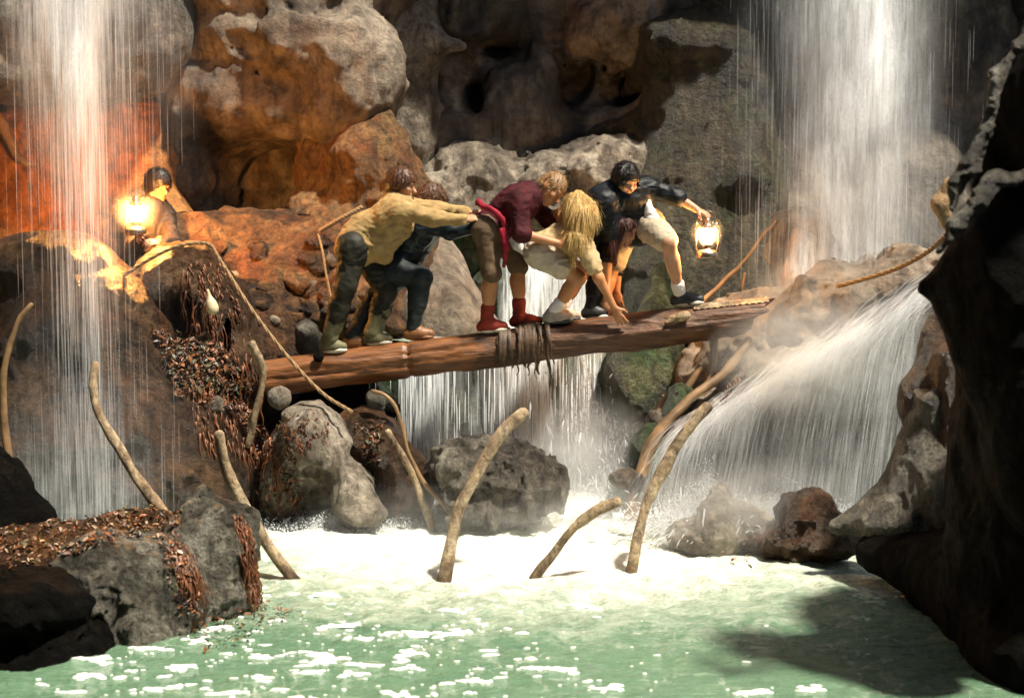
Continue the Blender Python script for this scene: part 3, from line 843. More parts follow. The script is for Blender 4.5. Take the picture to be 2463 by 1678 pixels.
# ------------------------------------------------------------------ water
def pool_material():
    m, nt, p = mat_new('milky green water')
    pos = N(nt, 'ShaderNodeNewGeometry').outputs['Position']
    at_ = N(nt, 'ShaderNodeAttribute', attribute_name='foam')
    n = noise_tex(nt, pos, 3.2, 6, 0.65, 1.2)
    n2 = noise_tex(nt, pos, 17, 5, 0.7, 0.8)
    f = mathn(nt, 'ADD', at_.outputs['Fac'], mathn(nt, 'MULTIPLY', mathn(nt, 'SUBTRACT', mathn(nt, 'ADD', mathn(nt, 'MULTIPLY', n, 0.6), mathn(nt, 'MULTIPLY', n2, 0.4)), 0.5), 1.5))
    fac = ramp(nt, f, [(0.25, 0.0), (0.55, 0.34), (0.90, 1.0)])
    ve = N(nt, 'ShaderNodeTexVoronoi', feature='DISTANCE_TO_EDGE'); ve.inputs['Scale'].default_value = 5.0
    wv = N(nt, 'ShaderNodeVectorMath', operation='ADD'); nt.links.new(pos, wv.inputs[0])
    wn_ = N(nt, 'ShaderNodeTexNoise'); wn_.inputs['Scale'].default_value = 3.0; wn_.inputs['Detail'].default_value = 4; nt.links.new(pos, wn_.inputs['Vector'])
    ws = N(nt, 'ShaderNodeVectorMath', operation='SCALE'); ws.inputs[3].default_value = 0.55; nt.links.new(wn_.outputs[1], ws.inputs[0]); nt.links.new(ws.outputs[0], wv.inputs[1])
    nt.links.new(wv.outputs[0], ve.inputs['Vector'])
    lace = mathn(nt, 'MULTIPLY', ramp(nt, ve.outputs[0], [(0.0, 1.0), (0.07, 0.0)]), ramp(nt, noise_tex(nt, pos, 1.3, 4, 0.6), [(0.50, 0.0), (0.66, 0.7)]))
    lace = mathn(nt, 'MULTIPLY', lace, ramp(nt, n2, [(0.35, 0.1), (0.6, 1.0)]))
    fac = mathn(nt, 'MAXIMUM', fac, lace)
    c = mix(nt, fac, mix(nt, n, (0.085, 0.18, 0.115), (0.16, 0.26, 0.15)), (0.80, 0.82, 0.70))
    nt.links.new(c, p.inputs['Base Color'])
    p.inputs['IOR'].default_value = 1.33
    nt.links.new(ramp(nt, fac, [(0.0, 0.06), (1.0, 0.5)]), p.inputs['Roughness'])
    b = N(nt, 'ShaderNodeBump'); b.inputs['Strength'].default_value = 0.8; b.inputs['Distance'].default_value = 0.06
    mp = N(nt, 'ShaderNodeMapping'); mp.inputs['Scale'].default_value = (1, 2.2, 1); nt.links.new(pos, mp.inputs[0])
    nb = mathn(nt, 'ADD', noise_tex(nt, mp.outputs[0], 7, 5, 0.65, 0.6), mathn(nt, 'MULTIPLY', noise_tex(nt, mp.outputs[0], 26, 3, 0.6), 0.35))
    nt.links.new(nb, b.inputs['Height']); nt.links.new(b.outputs[0], p.inputs['Normal'])
    return m


M['pool'] = pool_material()


def water_h(a, b, foam, amp):
    p = np.stack([a, b * 1.25, np.zeros_like(a)], 1)
    return amp * (0.55 * fbm(p * 1.6, 3, 71) + 0.45 * fbm(p * 6.5, 3, 72)) * (1 + 1.6 * np.clip(foam, 0, 1))


def water_sheet(name, x0, x1, y0, y1, step, z, foamfn, amp):
    x = np.arange(x0, x1, step); y = np.arange(y0, y1, step)
    X, Y = np.meshgrid(x, y, indexing='ij')
    a, b = X.ravel(), Y.ravel()
    foam = foamfn(a, b)
    h = water_h(a, b, foam, amp)
    i = np.arange(len(a)).reshape(len(x), len(y))
    F = np.stack([i[:-1, :-1].ravel(), i[1:, :-1].ravel(), i[1:, 1:].ravel(), i[:-1, 1:].ravel()], 1)
    o = obj(name, np.stack([a, b, z + h], 1), F, M['pool'])
    at_ = o.data.attributes.new('foam', 'FLOAT', 'POINT')
    at_.data.foreach_set('value', foam.astype(np.float32))
    o['kind'] = 'structure'
    return o


def pool_foam(x, y):
    # white water spreads out from the foot of the middle fall and the right cascade
    d1 = np.sqrt(((x - 0.2) / 1.75) ** 2 + ((y - 11.9) / 1.75) ** 2)
    d2 = np.sqrt(((x - 1.7) / 1.3) ** 2 + ((y - 11.0) / 0.9) ** 2)
    d3 = np.sqrt(((x + 1.3) / 1.0) ** 2 + ((y - 11.3) / 0.8) ** 2)
    return np.clip(np.maximum(np.maximum(1.6 - 0.70 * d1, 0.85 - 0.6 * d2), 1.0 - 0.6 * d3), -0.12, 1.2)


water_sheet('pool_water', -5.5, 5.5, 5.5, 13.2, 0.028, 0.0, pool_foam, 0.035)
up = water_sheet('upper_pool_water', -1.6, 2.3, 12.8, 15.6, 0.03, 1.22, lambda x, y: np.clip(1.0 - 0.55 * np.sqrt(((x - 0.3) / 0.9) ** 2 + ((y - 13.6) / 1.0) ** 2), -0.2, 1.2) + 0.25, 0.02)


def foam_flecks():
    V, F = [], []
    r = random.Random(5)
    pts = []
    while len(pts) < 850:
        sx, sy = r.uniform(60, 2250), r.uniform(1330, 1720)
        dens = max(0, 1 - abs(sx - 800) / 950) * min(1, max(0.05, (sy - 1350) / 160))
        dens = max(dens, 0.8 if sx < 700 else 0.05)
        if r.random() > dens: continue
        Y = water_y(sy); p = at(sx, sy, Y)
        rad = 0.006 + 0.042 * r.random() ** 3.5
        if sx < 560 and sy > 1590 and r.random() < 0.5: rad *= 1.5
        pts.append((p.x, Y, rad))
        if rad > 0.03:                      # bigger rafts are clusters
            for _ in range(5):
                a = r.uniform(0, 6.28); q = rad * r.uniform(0.8, 1.7)
                pts.append((p.x + math.cos(a) * q * 1.5, Y + math.sin(a) * q * 0.8, rad * r.uniform(0.3, 0.7)))
    ax = np.array([q[0] for q in pts], np.float32); ay = np.array([q[1] for q in pts], np.float32)
    hz = water_h(ax, ay, pool_foam(ax, ay), 0.035)
    for (x, Y, rad), z0 in zip(pts, hz):
        m = 11 if rad > 0.02 else 7
        ph = r.uniform(0, 6.28); c = len(V); e = r.uniform(0.5, 1.1); ex = r.uniform(1.0, 2.3)
        top = 0.004 + min(0.10 * rad, 0.006)
        k2, a2 = r.randint(2, 3), r.uniform(0, 6.28)
        V.append((x, Y, z0 + top))
        ring = []
        for j in range(m):
            a = ph + 2 * math.pi * j / m
            q = rad * (0.8 + 0.35 * math.sin(k2 * a + a2) + 0.5 * (r.random() - 0.5))
            ring.append((math.cos(a) * q * ex, math.sin(a) * q * e))
        for s_, z in ((0.75, top * 0.9), (1.0, -0.006)):
            for (qx, qy) in ring:
                V.append((x + qx * s_, Y + qy * s_, z0 + z))
        for j in range(m):
            k = (j + 1) % m
            F.append((c, c + 1 + j, c + 1 + k))
            F.append((c + 1 + j, c + 1 + m + j, c + 1 + m + k, c + 1 + k))
    o = poly_obj('foam_flecks', V, F, M['foam'])
    tag(o, 'flecks of white foam drifting on the green pool', kind='stuff')


foam_flecks()


# ------------------------------------------------------------------ waterfalls
def strands(name, starts, parent, mat, seed):
    """starts: list of (p0, v0, length, width, t0): thin three sided threads of water along a falling path"""
    V, F = [], []
    r = random.Random(seed)
    for (p0, v0, t0, t1, wd) in starts:
        n = 6
        ph = r.uniform(0, 2.1)
        c = len(V)
        for i in range(n):
            t = t0 + (t1 - t0) * i / (n - 1)
            p = p0 + v0 * t + Vector((0, 0, -4.9 * t * t))
            ww = wd * math.sin(math.pi * min(max((i + 0.35) / (n - 0.3), 0.06), 0.97)) ** 0.7
            for j in range(3):
                a = ph + j * 2.094
                V.append((p.x + math.cos(a) * ww, p.y + math.sin(a) * ww, p.z))
        for i in range(n - 1):
            for j in range(3):
                k = (j + 1) % 3
                F.append((c + i * 3 + j, c + i * 3 + k, c + i * 3 + 3 + k, c + i * 3 + 3 + j))
    V = np.array([tuple(v) for v in V], np.float32)
    o = obj(name, V, np.array(F, np.int32), mat, parent)
    o['kind'] = 'stuff'
    return o


def sheet(name, grid, cover, parent, mat, uscale):
    """grid (nu,nv,3), cover (nu,nv)"""
    nu, nv = cover.shape
    i = np.arange(nu * nv).reshape(nu, nv)
    F = np.stack([i[:-1, :-1].ravel(), i[1:, :-1].ravel(), i[1:, 1:].ravel(), i[:-1, 1:].ravel()], 1)
    V = grid.reshape(-1, 3)
    o = obj(name, V, F, mat, parent)
    a = o.data.attributes.new('cover', 'FLOAT', 'POINT')
    a.data.foreach_set('value', np.clip(cover, 0, 1.5).astype(np.float32).ravel())
    uv = o.data.uv_layers.new(name='UVMap')
    U = np.repeat(np.linspace(0, uscale, nu)[:, None], nv, 1).ravel()
    W = np.concatenate([[0], np.cumsum(np.linalg.norm(np.diff(grid[nu // 2], axis=0), axis=1))])
    W = np.repeat(W[None, :], nu, 0).ravel()
    vi = np.empty(len(o.data.loops), np.int32); o.data.loops.foreach_get('vertex_index', vi)
    uvs = np.stack([U[vi], W[vi]], 1).astype(np.float32)
    uv.data.foreach_set('uv', uvs.ravel())
    return o


def curtain(parent, name, x0, x1, Y, ztop, zbot, coverfn, seed, bulge=0.1, nu=60, nv=46, mat='sheet'):
    u = np.linspace(0, 1, nu); v = np.linspace(0, 1, nv)
    Ug, Vg = np.meshgrid(u, v, indexing='ij')
    X = x0 + (x1 - x0) * Ug; Z = ztop + (zbot - ztop) * Vg
    p = np.stack([X.ravel() * 2.5, Z.ravel() * 0.25, np.full(X.size, seed * 3.1)], 1)
    Yg = Y - bulge * np.sqrt(Vg) + 0.12 * fbm(p, 3, seed).reshape(X.shape)
    cov = coverfn(X, Z) * np.clip(Ug * 9, 0, 1) * np.clip((1 - Ug) * 9, 0, 1)
    return sheet(name, np.stack([X, Yg, Z], -1), cov, parent, M[mat], abs(x1 - x0))


def sxX(sx, Y): return (sx - CX) / FPX * Y


# left fall
def gauss(x, c, s): return np.exp(-((x - c) / s) ** 2)


YL = 11.2
xl = lambda sx: sxX(sx, YL)
left = empty('waterfall', (xl(200), YL, 0.2), 'tall thin waterfall at the left before the orange wall', 'waterfall')
zl = lambda sy: at(0, sy, YL).z
def cov_left(X, Z):
    top = np.clip((Z - zl(900)) / (zl(150) - zl(900)), 0, 1)
    core = 1.3 * gauss(X, xl(195), 0.11) + 0.8 * gauss(X, xl(130), 0.2) * np.clip((Z - zl(330)) / 0.8, 0, 1)
    wide = 0.45 * gauss(X, xl(200), 0.45) * (0.1 + 0.9 * np.clip((Z - zl(420)) / 1.0, 0, 1))
    low = 0.5 * gauss(X, xl(170), 0.45) * np.clip((zl(880) - Z) / 0.9, 0, 1)
    return core * (0.12 + 0.88 * top ** 1.3) * np.clip(top * 3, 0, 1) + wide + low


for i, dy in enumerate((0.0, 0.18, 0.4)):
    curtain(left, 'water_sheet', xl(-30), xl(520), YL + dy, 5.4, 0.1, cov_left, 3 + i, mat='sheetsoft' if i == 1 else 'sheet')
S1, S2 = [], []
rr = random.Random(21)
for i in range(1700):
    c = rr.random()
    sx = rr.gauss(200, 60) if c < 0.45 else (rr.gauss(190, 85) if c < 0.97 else rr.uniform(0, 480))
    if sx < -40 or sx > 560: continue
    z0 = 5.3; x = xl(sx)
    za = rr.uniform(0.1, 5.3) ; ln = rr.uniform(0.25, 1.1)
    if za < zl(330) and za > zl(900) and rr.random() < (0.35 if abs(sx - 195) < 50 else 0.8): continue
    if za < zl(650) and rr.random() < 0.3: continue
    t0 = math.sqrt(max(5.4 - za, 0.05) / 4.9); t1 = math.sqrt(max(5.4 - max(za - ln, 0.08), 0.06) / 4.9)
    if t1 <= t0: continue
    it = (Vector((x, YL + rr.uniform(-0.1, 0.45), 5.4)), Vector((rr.gauss(0, 0.02), -0.1, 0)), t0, t1, rr.uniform(0.0015, 0.005) * (1.5 if abs(sx - 195) < 45 else 1))
    (S1 if abs(sx - 190) < 90 and za > zl(800) else S2).append(it)
strands('water_strands', S1, left, M['strandthin'], 1)
strands('water_strands', S2, left, M['faint'], 2)

# right fall
YR = 12.6
xr = lambda sx: sxX(sx, YR)
zr = lambda sy: at(0, sy, YR).z
right = empty('waterfall', (xr(2050), YR, 1.3), 'broad white waterfall pouring down at the right', 'waterfall')
def cov_right(X, Z):
    dn = np.clip((zr(0) - Z) / (zr(0) - zr(800)), 0, 1)
    core = 2.0 * gauss(X, xr(2065), 0.26 + 0.1 * dn) * (1.0 - 0.65 * dn)
    wide = 0.42 * gauss(X, xr(2030), 0.5) * (1 - 0.35 * dn)
    lowl = 0.9 * gauss(X, xr(1935), 0.16) * np.clip((zr(540) - Z) / 0.3, 0, 1)
    return core + wide + lowl
for i, dy in enumerate((0.0, 0.2, 0.45)):
    curtain(right, 'water_sheet', xr(1700), xr(2400), YR + dy, 5.8, 1.1, cov_right, 13 + i, mat='sheetsoft' if i != 1 else 'sheet')
S1, S2 = [], []
for i in range(2200):
    c = rr.random()
    sx = rr.gauss(2060, 75) if c < 0.45 else (rr.gauss(2030, 115) if c < 0.96 else rr.uniform(1760, 2330))
    if sx < 1700 or sx > 2400: continue
    za = rr.uniform(1.1, 5.8); ln = rr.uniform(0.15, 0.8)
    t0 = math.sqrt((5.9 - za) / 4.9); t1 = math.sqrt((5.9 - max(za - ln, 0.9)) / 4.9)
    if t1 <= t0: continue
    it = (Vector((xr(sx), YR + rr.uniform(-0.1, 0.5), 5.9)), Vector((rr.gauss(0, 0.02), -0.1, 0)), t0, t1, rr.uniform(0.0015, 0.005))
    (S1 if abs(sx - 2060) < 120 else S2).append(it)
strands('water_strands', S1, right, M['strandthin'], 3)
strands('water_strands', S2, right, M['faint'], 4)

# middle fall from the upper pool under the log
YM = 12.78
xm = lambda sx: sxX(sx, YM)
mid = empty('waterfall', (xm(1200), YM, 0.0), 'low waterfall spilling from the upper pool beneath the log', 'waterfall')
def cov_mid(X, Z):
    g = 0.9 * gauss(X, xm(1010), 0.18) + 1.3 * gauss(X, xm(1250), 0.14) + 1.5 * gauss(X, xm(1415), 0.09) + 0.8 * gauss(X, xm(1330), 0.2) + 0.3
    return g * np.clip((xm(1490) - X) / 0.1, 0, 1)
for i, dy in enumerate((0.0, 0.12)):
    curtain(mid, 'water_sheet', xm(950), xm(1500), YM + dy, 1.24, 0.0, cov_mid, 23 + i, bulge=0.22, mat='sheetsoft' if i else 'sheet')
S1 = []
for i in range(1100):
    sx = rr.choice([rr.gauss(1010, 30), rr.gauss(1250, 18), rr.gauss(1010, 35), rr.gauss(1255, 30), rr.gauss(1415, 18), rr.gauss(1330, 50), rr.uniform(960, 1470)])
    za = rr.uniform(0.1, 1.22); ln = rr.uniform(0.15, 0.6)
    t0 = math.sqrt(max(1.24 - za, 0.001) / 4.9); t1 = math.sqrt((1.24 - max(za - ln, 0.0)) / 4.9)
    S1.append((Vector((xm(sx), YM + rr.uniform(-0.02, 0.12), 1.24)), Vector((rr.gauss(0, 0.03), -0.3, 0)), t0, t1, rr.uniform(0.002, 0.006)))
strands('water_strands', S1, mid, M['stream'], 5)

# small fall at the back of the upper pool
back = empty('waterfall', (at(1300, 700, 14.0).x, 14.0, 1.22), 'small blue white waterfall behind the legs of the people', 'waterfall')
for i_, dy_ in enumerate((0.0, 0.12, 0.3)):
    curtain(back, 'water_sheet', sxX(1195, 14.0), sxX(1430, 14.0), 14.1 + dy_, at(0, 625, 14.0).z, 1.2, lambda X, Z: 1.0 + 0 * X, 31 + i_, bulge=0.3, mat='sheetsoft')
S1 = []
for i in range(220):
    za = rr.uniform(1.2, 1.85)
    t0 = math.sqrt(max(1.9 - za, 0.01) / 4.9); t1 = math.sqrt((1.9 - max(za - rr.uniform(0.1, 0.4), 1.2)) / 4.9 + 0.0001)
    if t1 > t0: S1.append((Vector((sxX(rr.uniform(1210, 1420), 14.0), 14.0 + rr.uniform(-.05, .1), 1.9)), Vector((0, -0.5, 0)), t0, t1, rr.uniform(0.004, 0.012)))
strands('water_strands', S1, back, M['strand'], 6)

# slanting cascade at the right
casc = empty('waterfall', at(1950, 1250, 10.9), 'slanting cascade of white water fanning down from the near right rock', 'waterfall')
RID = [at(2250, 690, 10.95), at(2120, 775, 11.1), at(1980, 850, 11.25), at(1840, 935, 11.4), at(1700, 1020, 11.45), at(1620, 1085, 11.5)]
rid = spline(RID, 70)
for li, (dy, gain) in enumerate(((0.0, 1.5), (-0.08, 1.2), (-0.16, 1.1), (-0.26, 0.9))):
    nv = 40
    G = np.zeros((70, nv, 3), np.float32); Cv = np.zeros((70, nv), np.float32)
    for i, p in enumerate(rid):
        u = i / 69
        for j in range(nv):
            s = j / (nv - 1)
            H = max(p.z + 0.06, 0.05)
            t = math.sqrt(H / 4.9) * s
            vx, vy = -0.55 + 0.15 * u, -0.32
            G[i, j] = (p.x + vx * t, p.y + dy + vy * t, p.z + 0.06 - 4.9 * t * t)
            Cv[i, j] = gain * (1.3 * max(0.0, 1 - 1.5 * s ** 0.6) + 0.34 * (1 - 0.5 * s)) * min(1, s * 10 + 0.3) * min(1, (1 - u) * 8 + 0.25)
    sheet('water_sheet', G, Cv, casc, M['sheet' if li == 3 else 'sheetsoft'], 2.6)
S1, S2 = [], []
for i in range(3600):
    u = rr.random() ** 0.85
    p = rid[min(int(u * 69), 69)] + Vector((rr.gauss(0, 0.05), rr.uniform(-0.25, 0.1), rr.gauss(0.02, 0.05)))
    T = math.sqrt(max(p.z, 0.1) / 4.9)
    t0 = T * rr.random() ** 1.4 * 0.85; t1 = min(T, t0 + rr.uniform(0.04, 0.18))
    it = (p, Vector((rr.gauss(-0.6, 0.22), rr.gauss(-0.35, 0.15), rr.gauss(0.1, 0.1))), t0, t1, rr.uniform(0.0015, 0.005))
    (S1 if t0 < 0.45 * T else S2).append(it)
for i in range(1500):
    u = rr.random() * 0.9
    p = rid[int(u * 69)] + Vector((rr.gauss(0, 0.06), rr.uniform(-0.25, 0.05), rr.gauss(0.06, 0.045)))
    S1.append((p, Vector((-1.6, -0.15, -0.75)), 0.0, rr.uniform(0.05, 0.2), rr.uniform(0.003, 0.008)))
strands('water_strands', S1, casc, M['strandthin'], 7)
strands('water_strands', S2, casc, M['faint'], 8)


# splashes: clouds of drops where the falls land
def splash(name, label, centers, n, seed, grp):
    V, F = [], []
    r = random.Random(seed)
    for i in range(n):
        c, sx, sy, sz = r.choice(centers)
        h = abs(r.gauss(0, 0.5)) * sz
        q = max(0.15, 1 - 0.7 * h / sz)
        p = Vector((c.x + r.gauss(0, 0.5) * sx * q, c.y + r.gauss(0, 0.5) * sy * q, c.z + h))
        s = r.uniform(0.002, 0.007) * (1.4 if h < 0.25 * sz else 1)
        b = len(V)
        for d in ((1, 0, 0), (-1, 0, 0), (0, 1, 0), (0, -1, 0), (0, 0, 1.3), (0, 0, -1.3)):
            V.append((p.x + d[0] * s, p.y + d[1] * s, p.z + d[2] * s))
        for f in ((0, 2, 4), (2, 1, 4), (1, 3, 4), (3, 0, 4), (2, 0, 5), (1, 2, 5), (3, 1, 5), (0, 3, 5)):
            F.append(tuple(b + k for k in f))
    o = obj(name, np.array(V, np.float32), np.array(F, np.int32), M['splash'])
    tag(o, label, kind='stuff', group=grp)


def mist(label, c, rad, dens, seed):
    m, nt, p = mat_new('drifting mist')
    nt.nodes.remove(p)
    tc = N(nt, 'ShaderNodeTexCoord').outputs['Object']
    ln = N(nt, 'ShaderNodeVectorMath', operation='LENGTH'); nt.links.new(tc, ln.inputs[0])
    fall = ramp(nt, ln.outputs['Value'], [(0.0, 1.0), (0.45, 0.45), (0.95, 0.0)])
    mp = N(nt, 'ShaderNodeMapping'); mp.inputs['Location'].default_value = (seed, 0, 0); nt.links.new(tc, mp.inputs[0])
    n = ramp(nt, noise_tex(nt, mp.outputs[0], 3.0, 4, 0.6, 0.5), [(0.35, 0.1), (0.7, 1.0)])
    v = N(nt, 'ShaderNodeVolumePrincipled')
    v.inputs['Color'].default_value = (0.97, 0.97, 0.95, 1)
    nt.links.new(mathn(nt, 'MULTIPLY', mathn(nt, 'MULTIPLY', fall, n), dens), v.inputs['Density'])
    nt.links.new(v.outputs[0], nt.nodes['Material Output'].inputs['Volume'])
    V, F = sdf([ell((0, 0, 0), (1, 1, 1))], 0.12, 0.05)
    o = obj('mist', V, F, m, base=(0, 0, 0))
    o.location = c; o.scale = rad
    tag(o, label, kind='stuff', group='mist')


def thrown(name, label, centers, n, seed, vz, spread):
    r = random.Random(seed)
    S_ = []
    for _ in range(n):
        c, wx, wy, k = r.choice(centers)
        p = Vector((c[0] + r.gauss(0, wx), c[1] + r.gauss(0, wy), c[2]))
        up_ = abs(r.gauss(0, 0.55)) * vz * k
        v = Vector((r.gauss(0, spread) + (p.x - c[0]) * 1.2, r.gauss(0, spread * 0.6) - 0.2, up_))
        T = max(2 * up_ / 9.8, 0.06)
        t0 = T * r.random() * 0.75; t1 = t0 + r.uniform(0.03, 0.10)
        S_.append((p, v, t0, t1, r.uniform(0.003, 0.010)))
    root_ = None
    o = strands(name, S_, root_, M['splash'], seed)
    tag(o, label, kind='stuff', group='spray')


thrown('thrown_spray', 'white water thrown up at the foot of the middle waterfall', [((xm(1400), 12.2, 0.02), 0.16, 0.1, 1.0), ((xm(1330), 12.2, 0.02), 0.2, 0.1, 0.55), ((xm(1470), 11.9, 0.02), 0.2, 0.15, 0.6), ((xm(1060), 12.1, 0.02), 0.15, 0.08, 0.5)], 18000, 61, 2.8, 0.35)
thrown('thrown_spray', 'white water bouncing off the rocks under the slanting cascade', [((at(1720, 1240, 11.1).x, 11.1, 0.1), 0.3, 0.15, 0.7), ((at(1900, 1250, 11.0).x, 11.0, 0.1), 0.4, 0.15, 0.6)], 3500, 62, 2.2, 0.3)
V, F = sdf([ell((xm(1405), 12.0, 0.0), (0.34, 0.22, 0.14)), ell((xm(1310), 11.95, 0.0), (0.35, 0.25, 0.10)), ell((xm(1480), 11.8, 0.0), (0.4, 0.3, 0.10)), ell((xm(1530), 11.5, 0.0), (0.3, 0.25, 0.06)), ell((xm(1080), 12.05, 0.0), (0.2, 0.2, 0.10))],
           0.014, 0.12, rock_noise(8, 91, 0.2), 0.06, zcut=-0.1)
tag(obj('white_water', V, F, M['foam']), 'boiling white water at the foot of the middle waterfall', kind='stuff', group='spray')
mist('mist over the foot of the middle waterfall', (xm(1390), 11.95, 0.4), (0.65, 0.35, 0.6), 6.0, 1)
mist('mist inside the broad right waterfall', (xr(2060), 12.6, 3.3), (0.75, 0.45, 2.6), 1.6, 5)
mist('mist inside the thin left waterfall', (xl(210), 11.25, 3.4), (0.5, 0.35, 1.9), 1.0, 6)
mist('mist along the top of the slanting cascade', (at(2000, 860, 11.0)), (0.95, 0.4, 0.5), 6.0, 2)
mist('mist where the broad right waterfall lands', (xr(2000), 12.3, 1.5), (0.8, 0.4, 0.5), 4.0, 7)
mist('mist low over the white water below the log', (0.2, 11.4, 0.12), (1.9, 0.7, 0.35), 2.5, 3)
mist('mist at the foot of the slanting cascade', (1.6, 10.75, 0.25), (1.0, 0.4, 0.45), 3.5, 4)


splash('splash', 'burst of white spray at the foot of the middle waterfall', [(Vector((xm(1400), 12.3, 0.0)), 0.55, 0.3, 0.75), (Vector((xm(1340), 12.25, 0.0)), 0.7, 0.3, 0.35), (Vector((xm(1060), 12.1, 0.0)), 0.35, 0.2, 0.35), (Vector((xm(1500), 11.8, 0)), 0.5, 0.4, 0.2)], 26000, 41, 'spray')
splash('splash', 'spray at the foot of the slanting cascade', [(at(1700, 1250, 11.2), 0.5, 0.2, 0.25), (at(1900, 1260, 11.1), 0.8, 0.2, 0.22)], 9000, 42, 'spray')
splash('splash', 'spray on the near edge of the pool under the left rocks', [(Vector((-1.2, 11.4, 0)), 1.0, 0.15, 0.1)], 4000, 43, 'spray')

# ------------------------------------------------------------------ the log
LY, LR = 12.0, 0.138
LA, LB = at(640, 909, LY), at(1832, 757, LY)


def log_c(x):
    t = (x - LA.x) / (LB.x - LA.x)
    return LA.z + (LB.z - LA.z) * t


def log_top(x, y):
    return log_c(x) + math.sqrt(max(LR * LR - (y - LY) ** 2, 0.0004))


def build_log():
    root = empty('fallen_log', (LA + LB) / 2, 'thick red brown log laid across the gap as a bridge', 'log')
    n, m = 220, 56
    V, F = [], []
    P = []
    for i in range(n):
        t = i / (n - 1)
        for j in range(m):
            P.append((t * 9, math.cos(2 * math.pi * j / m) * 1.1, math.sin(2 * math.pi * j / m) * 1.1))
    P = np.array(P, np.float32)
    nz = fbm(P * np.array([0.7, 1.2, 1.2], np.float32), 4, 91) * 0.035 - 0.015 * fbm(P * np.array([0.6, 4, 4], np.float32), 4, 92, ridged=True)
    ax = (LB - LA).normalized(); side = Vector((0, 1, 0)); up = side.cross(ax) * -1
    if up.z < 0: up = -up
    for i in range(n):
        t = i / (n - 1)
        c = LA.lerp(LB, t)
        for j in range(m):
            a = 2 * math.pi * j / m
            r = LR + nz[i * m + j] * (0.4 if math.sin(a) > 0.6 else 1.2)
            if abs(t - 0.29) < 0.006 : r -= 0.012
            r *= 1 - 0.16 * max(0.0, (t - 0.8) / 0.2)
            sl = max(0.0, (t - 0.85) / 0.15) ** 2 * (0.11 * math.sin(a) - 0.03 + 0.025 * math.sin(5 * a) + 0.02 * math.sin(9 * a + 1))
            V.append(c + (side * math.cos(a) + up * math.sin(a)) * r + ax * sl)
    for i in range(n - 1):
        for j in range(m):
            F.append((i * m + j, (i + 1) * m + j, (i + 1) * m + (j + 1) % m, i * m + (j + 1) % m))
    # split the skin at the seam: orange peeled wood left of the ragged wrapping, dark bark right of it
    cut = int(n * 0.425)
    Va = np.array([tuple(v) for v in V], np.float32)
    seam = [int(7 * vnoise(np.array([[k_ * 0.55, 3.3, 1.1]]), 4)[0] + 4 * math.sin(k_ * 1.9)) for k_ in range(m)]
    def piece(name, i0, i1, mat):
        f = [q for q in F if i0 <= q[0] // m + seam[q[0] % m] < i1]
        used = sorted({k for q in f for k in q}); mp = {k: q for q, k in enumerate(used)}
        return obj(name, Va[used], np.array([[mp[k] for k in q] for q in f], np.int32), mat, root)
    piece('peeled_trunk', -99, cut, M['log'])
    piece('bark', cut, n + 99, M['logdark'])
    # end faces
    for i, nm in ((0, 'cut_end'), (n - 1, 'cut_end')):
        c = LA if i == 0 else LB
        d = ax * (-0.02 if i == 0 else -0.05)
        vv = [c + d] + [Vector(V[i * m + j]) for j in range(m)]
        poly_obj(nm, vv, [(0, 1 + j, 1 + (j + 1) % m) for j in range(m)], M['log'], root)
    # splintered stub on the near side, pale strip painting the lit top of the right end
    c = at(1618, 768, LY - LR * 0.92)
    Vv, Ff = sdf([cone(c, c + Vector((0.09, -0.03, 0.03)), 0.03, 0.035), cone(c, c + Vector((-0.05, -0.03, -0.02)), 0.02, 0.012)], 0.008, 0.03, rock_noise(12, 3), 0.012)
    obj('broken_stub', Vv, Ff, M['pole'], root)
    V2, F2 = [], []
    for i in range(40):
        t = 0.865 + 0.15 * i / 39
        cc = LA.lerp(LB, t)
        for j in range(9):
            a = math.radians(52 + 60 * j / 8)
            r = LR * (1 - 0.16 * max(0.0, (min(t, 1) - 0.8) / 0.2)) + 0.010 + 0.006 * math.sin(i * 1.9 + j * 2.3)
            V2.append(cc + (side * math.cos(a) * -1 + up * math.sin(a)) * r)
    for i in range(39):
        for j in range(8):
            F2.append((i * 9 + j, (i + 1) * 9 + j, (i + 1) * 9 + j + 1, i * 9 + j + 1))
    poly_obj('lit_top_strip', V2, F2, M['pole'], root)
    # knot hole
    c = at(766, 858, LY - LR)
    Vv, Ff = sdf([ell(c + Vector((0, 0.012, 0)), (0.04, 0.022, 0.04))], 0.008, 0.01, rock_noise(14, 9), 0.006)
    obj('knot', Vv, Ff, M['dark'], root)


build_log()
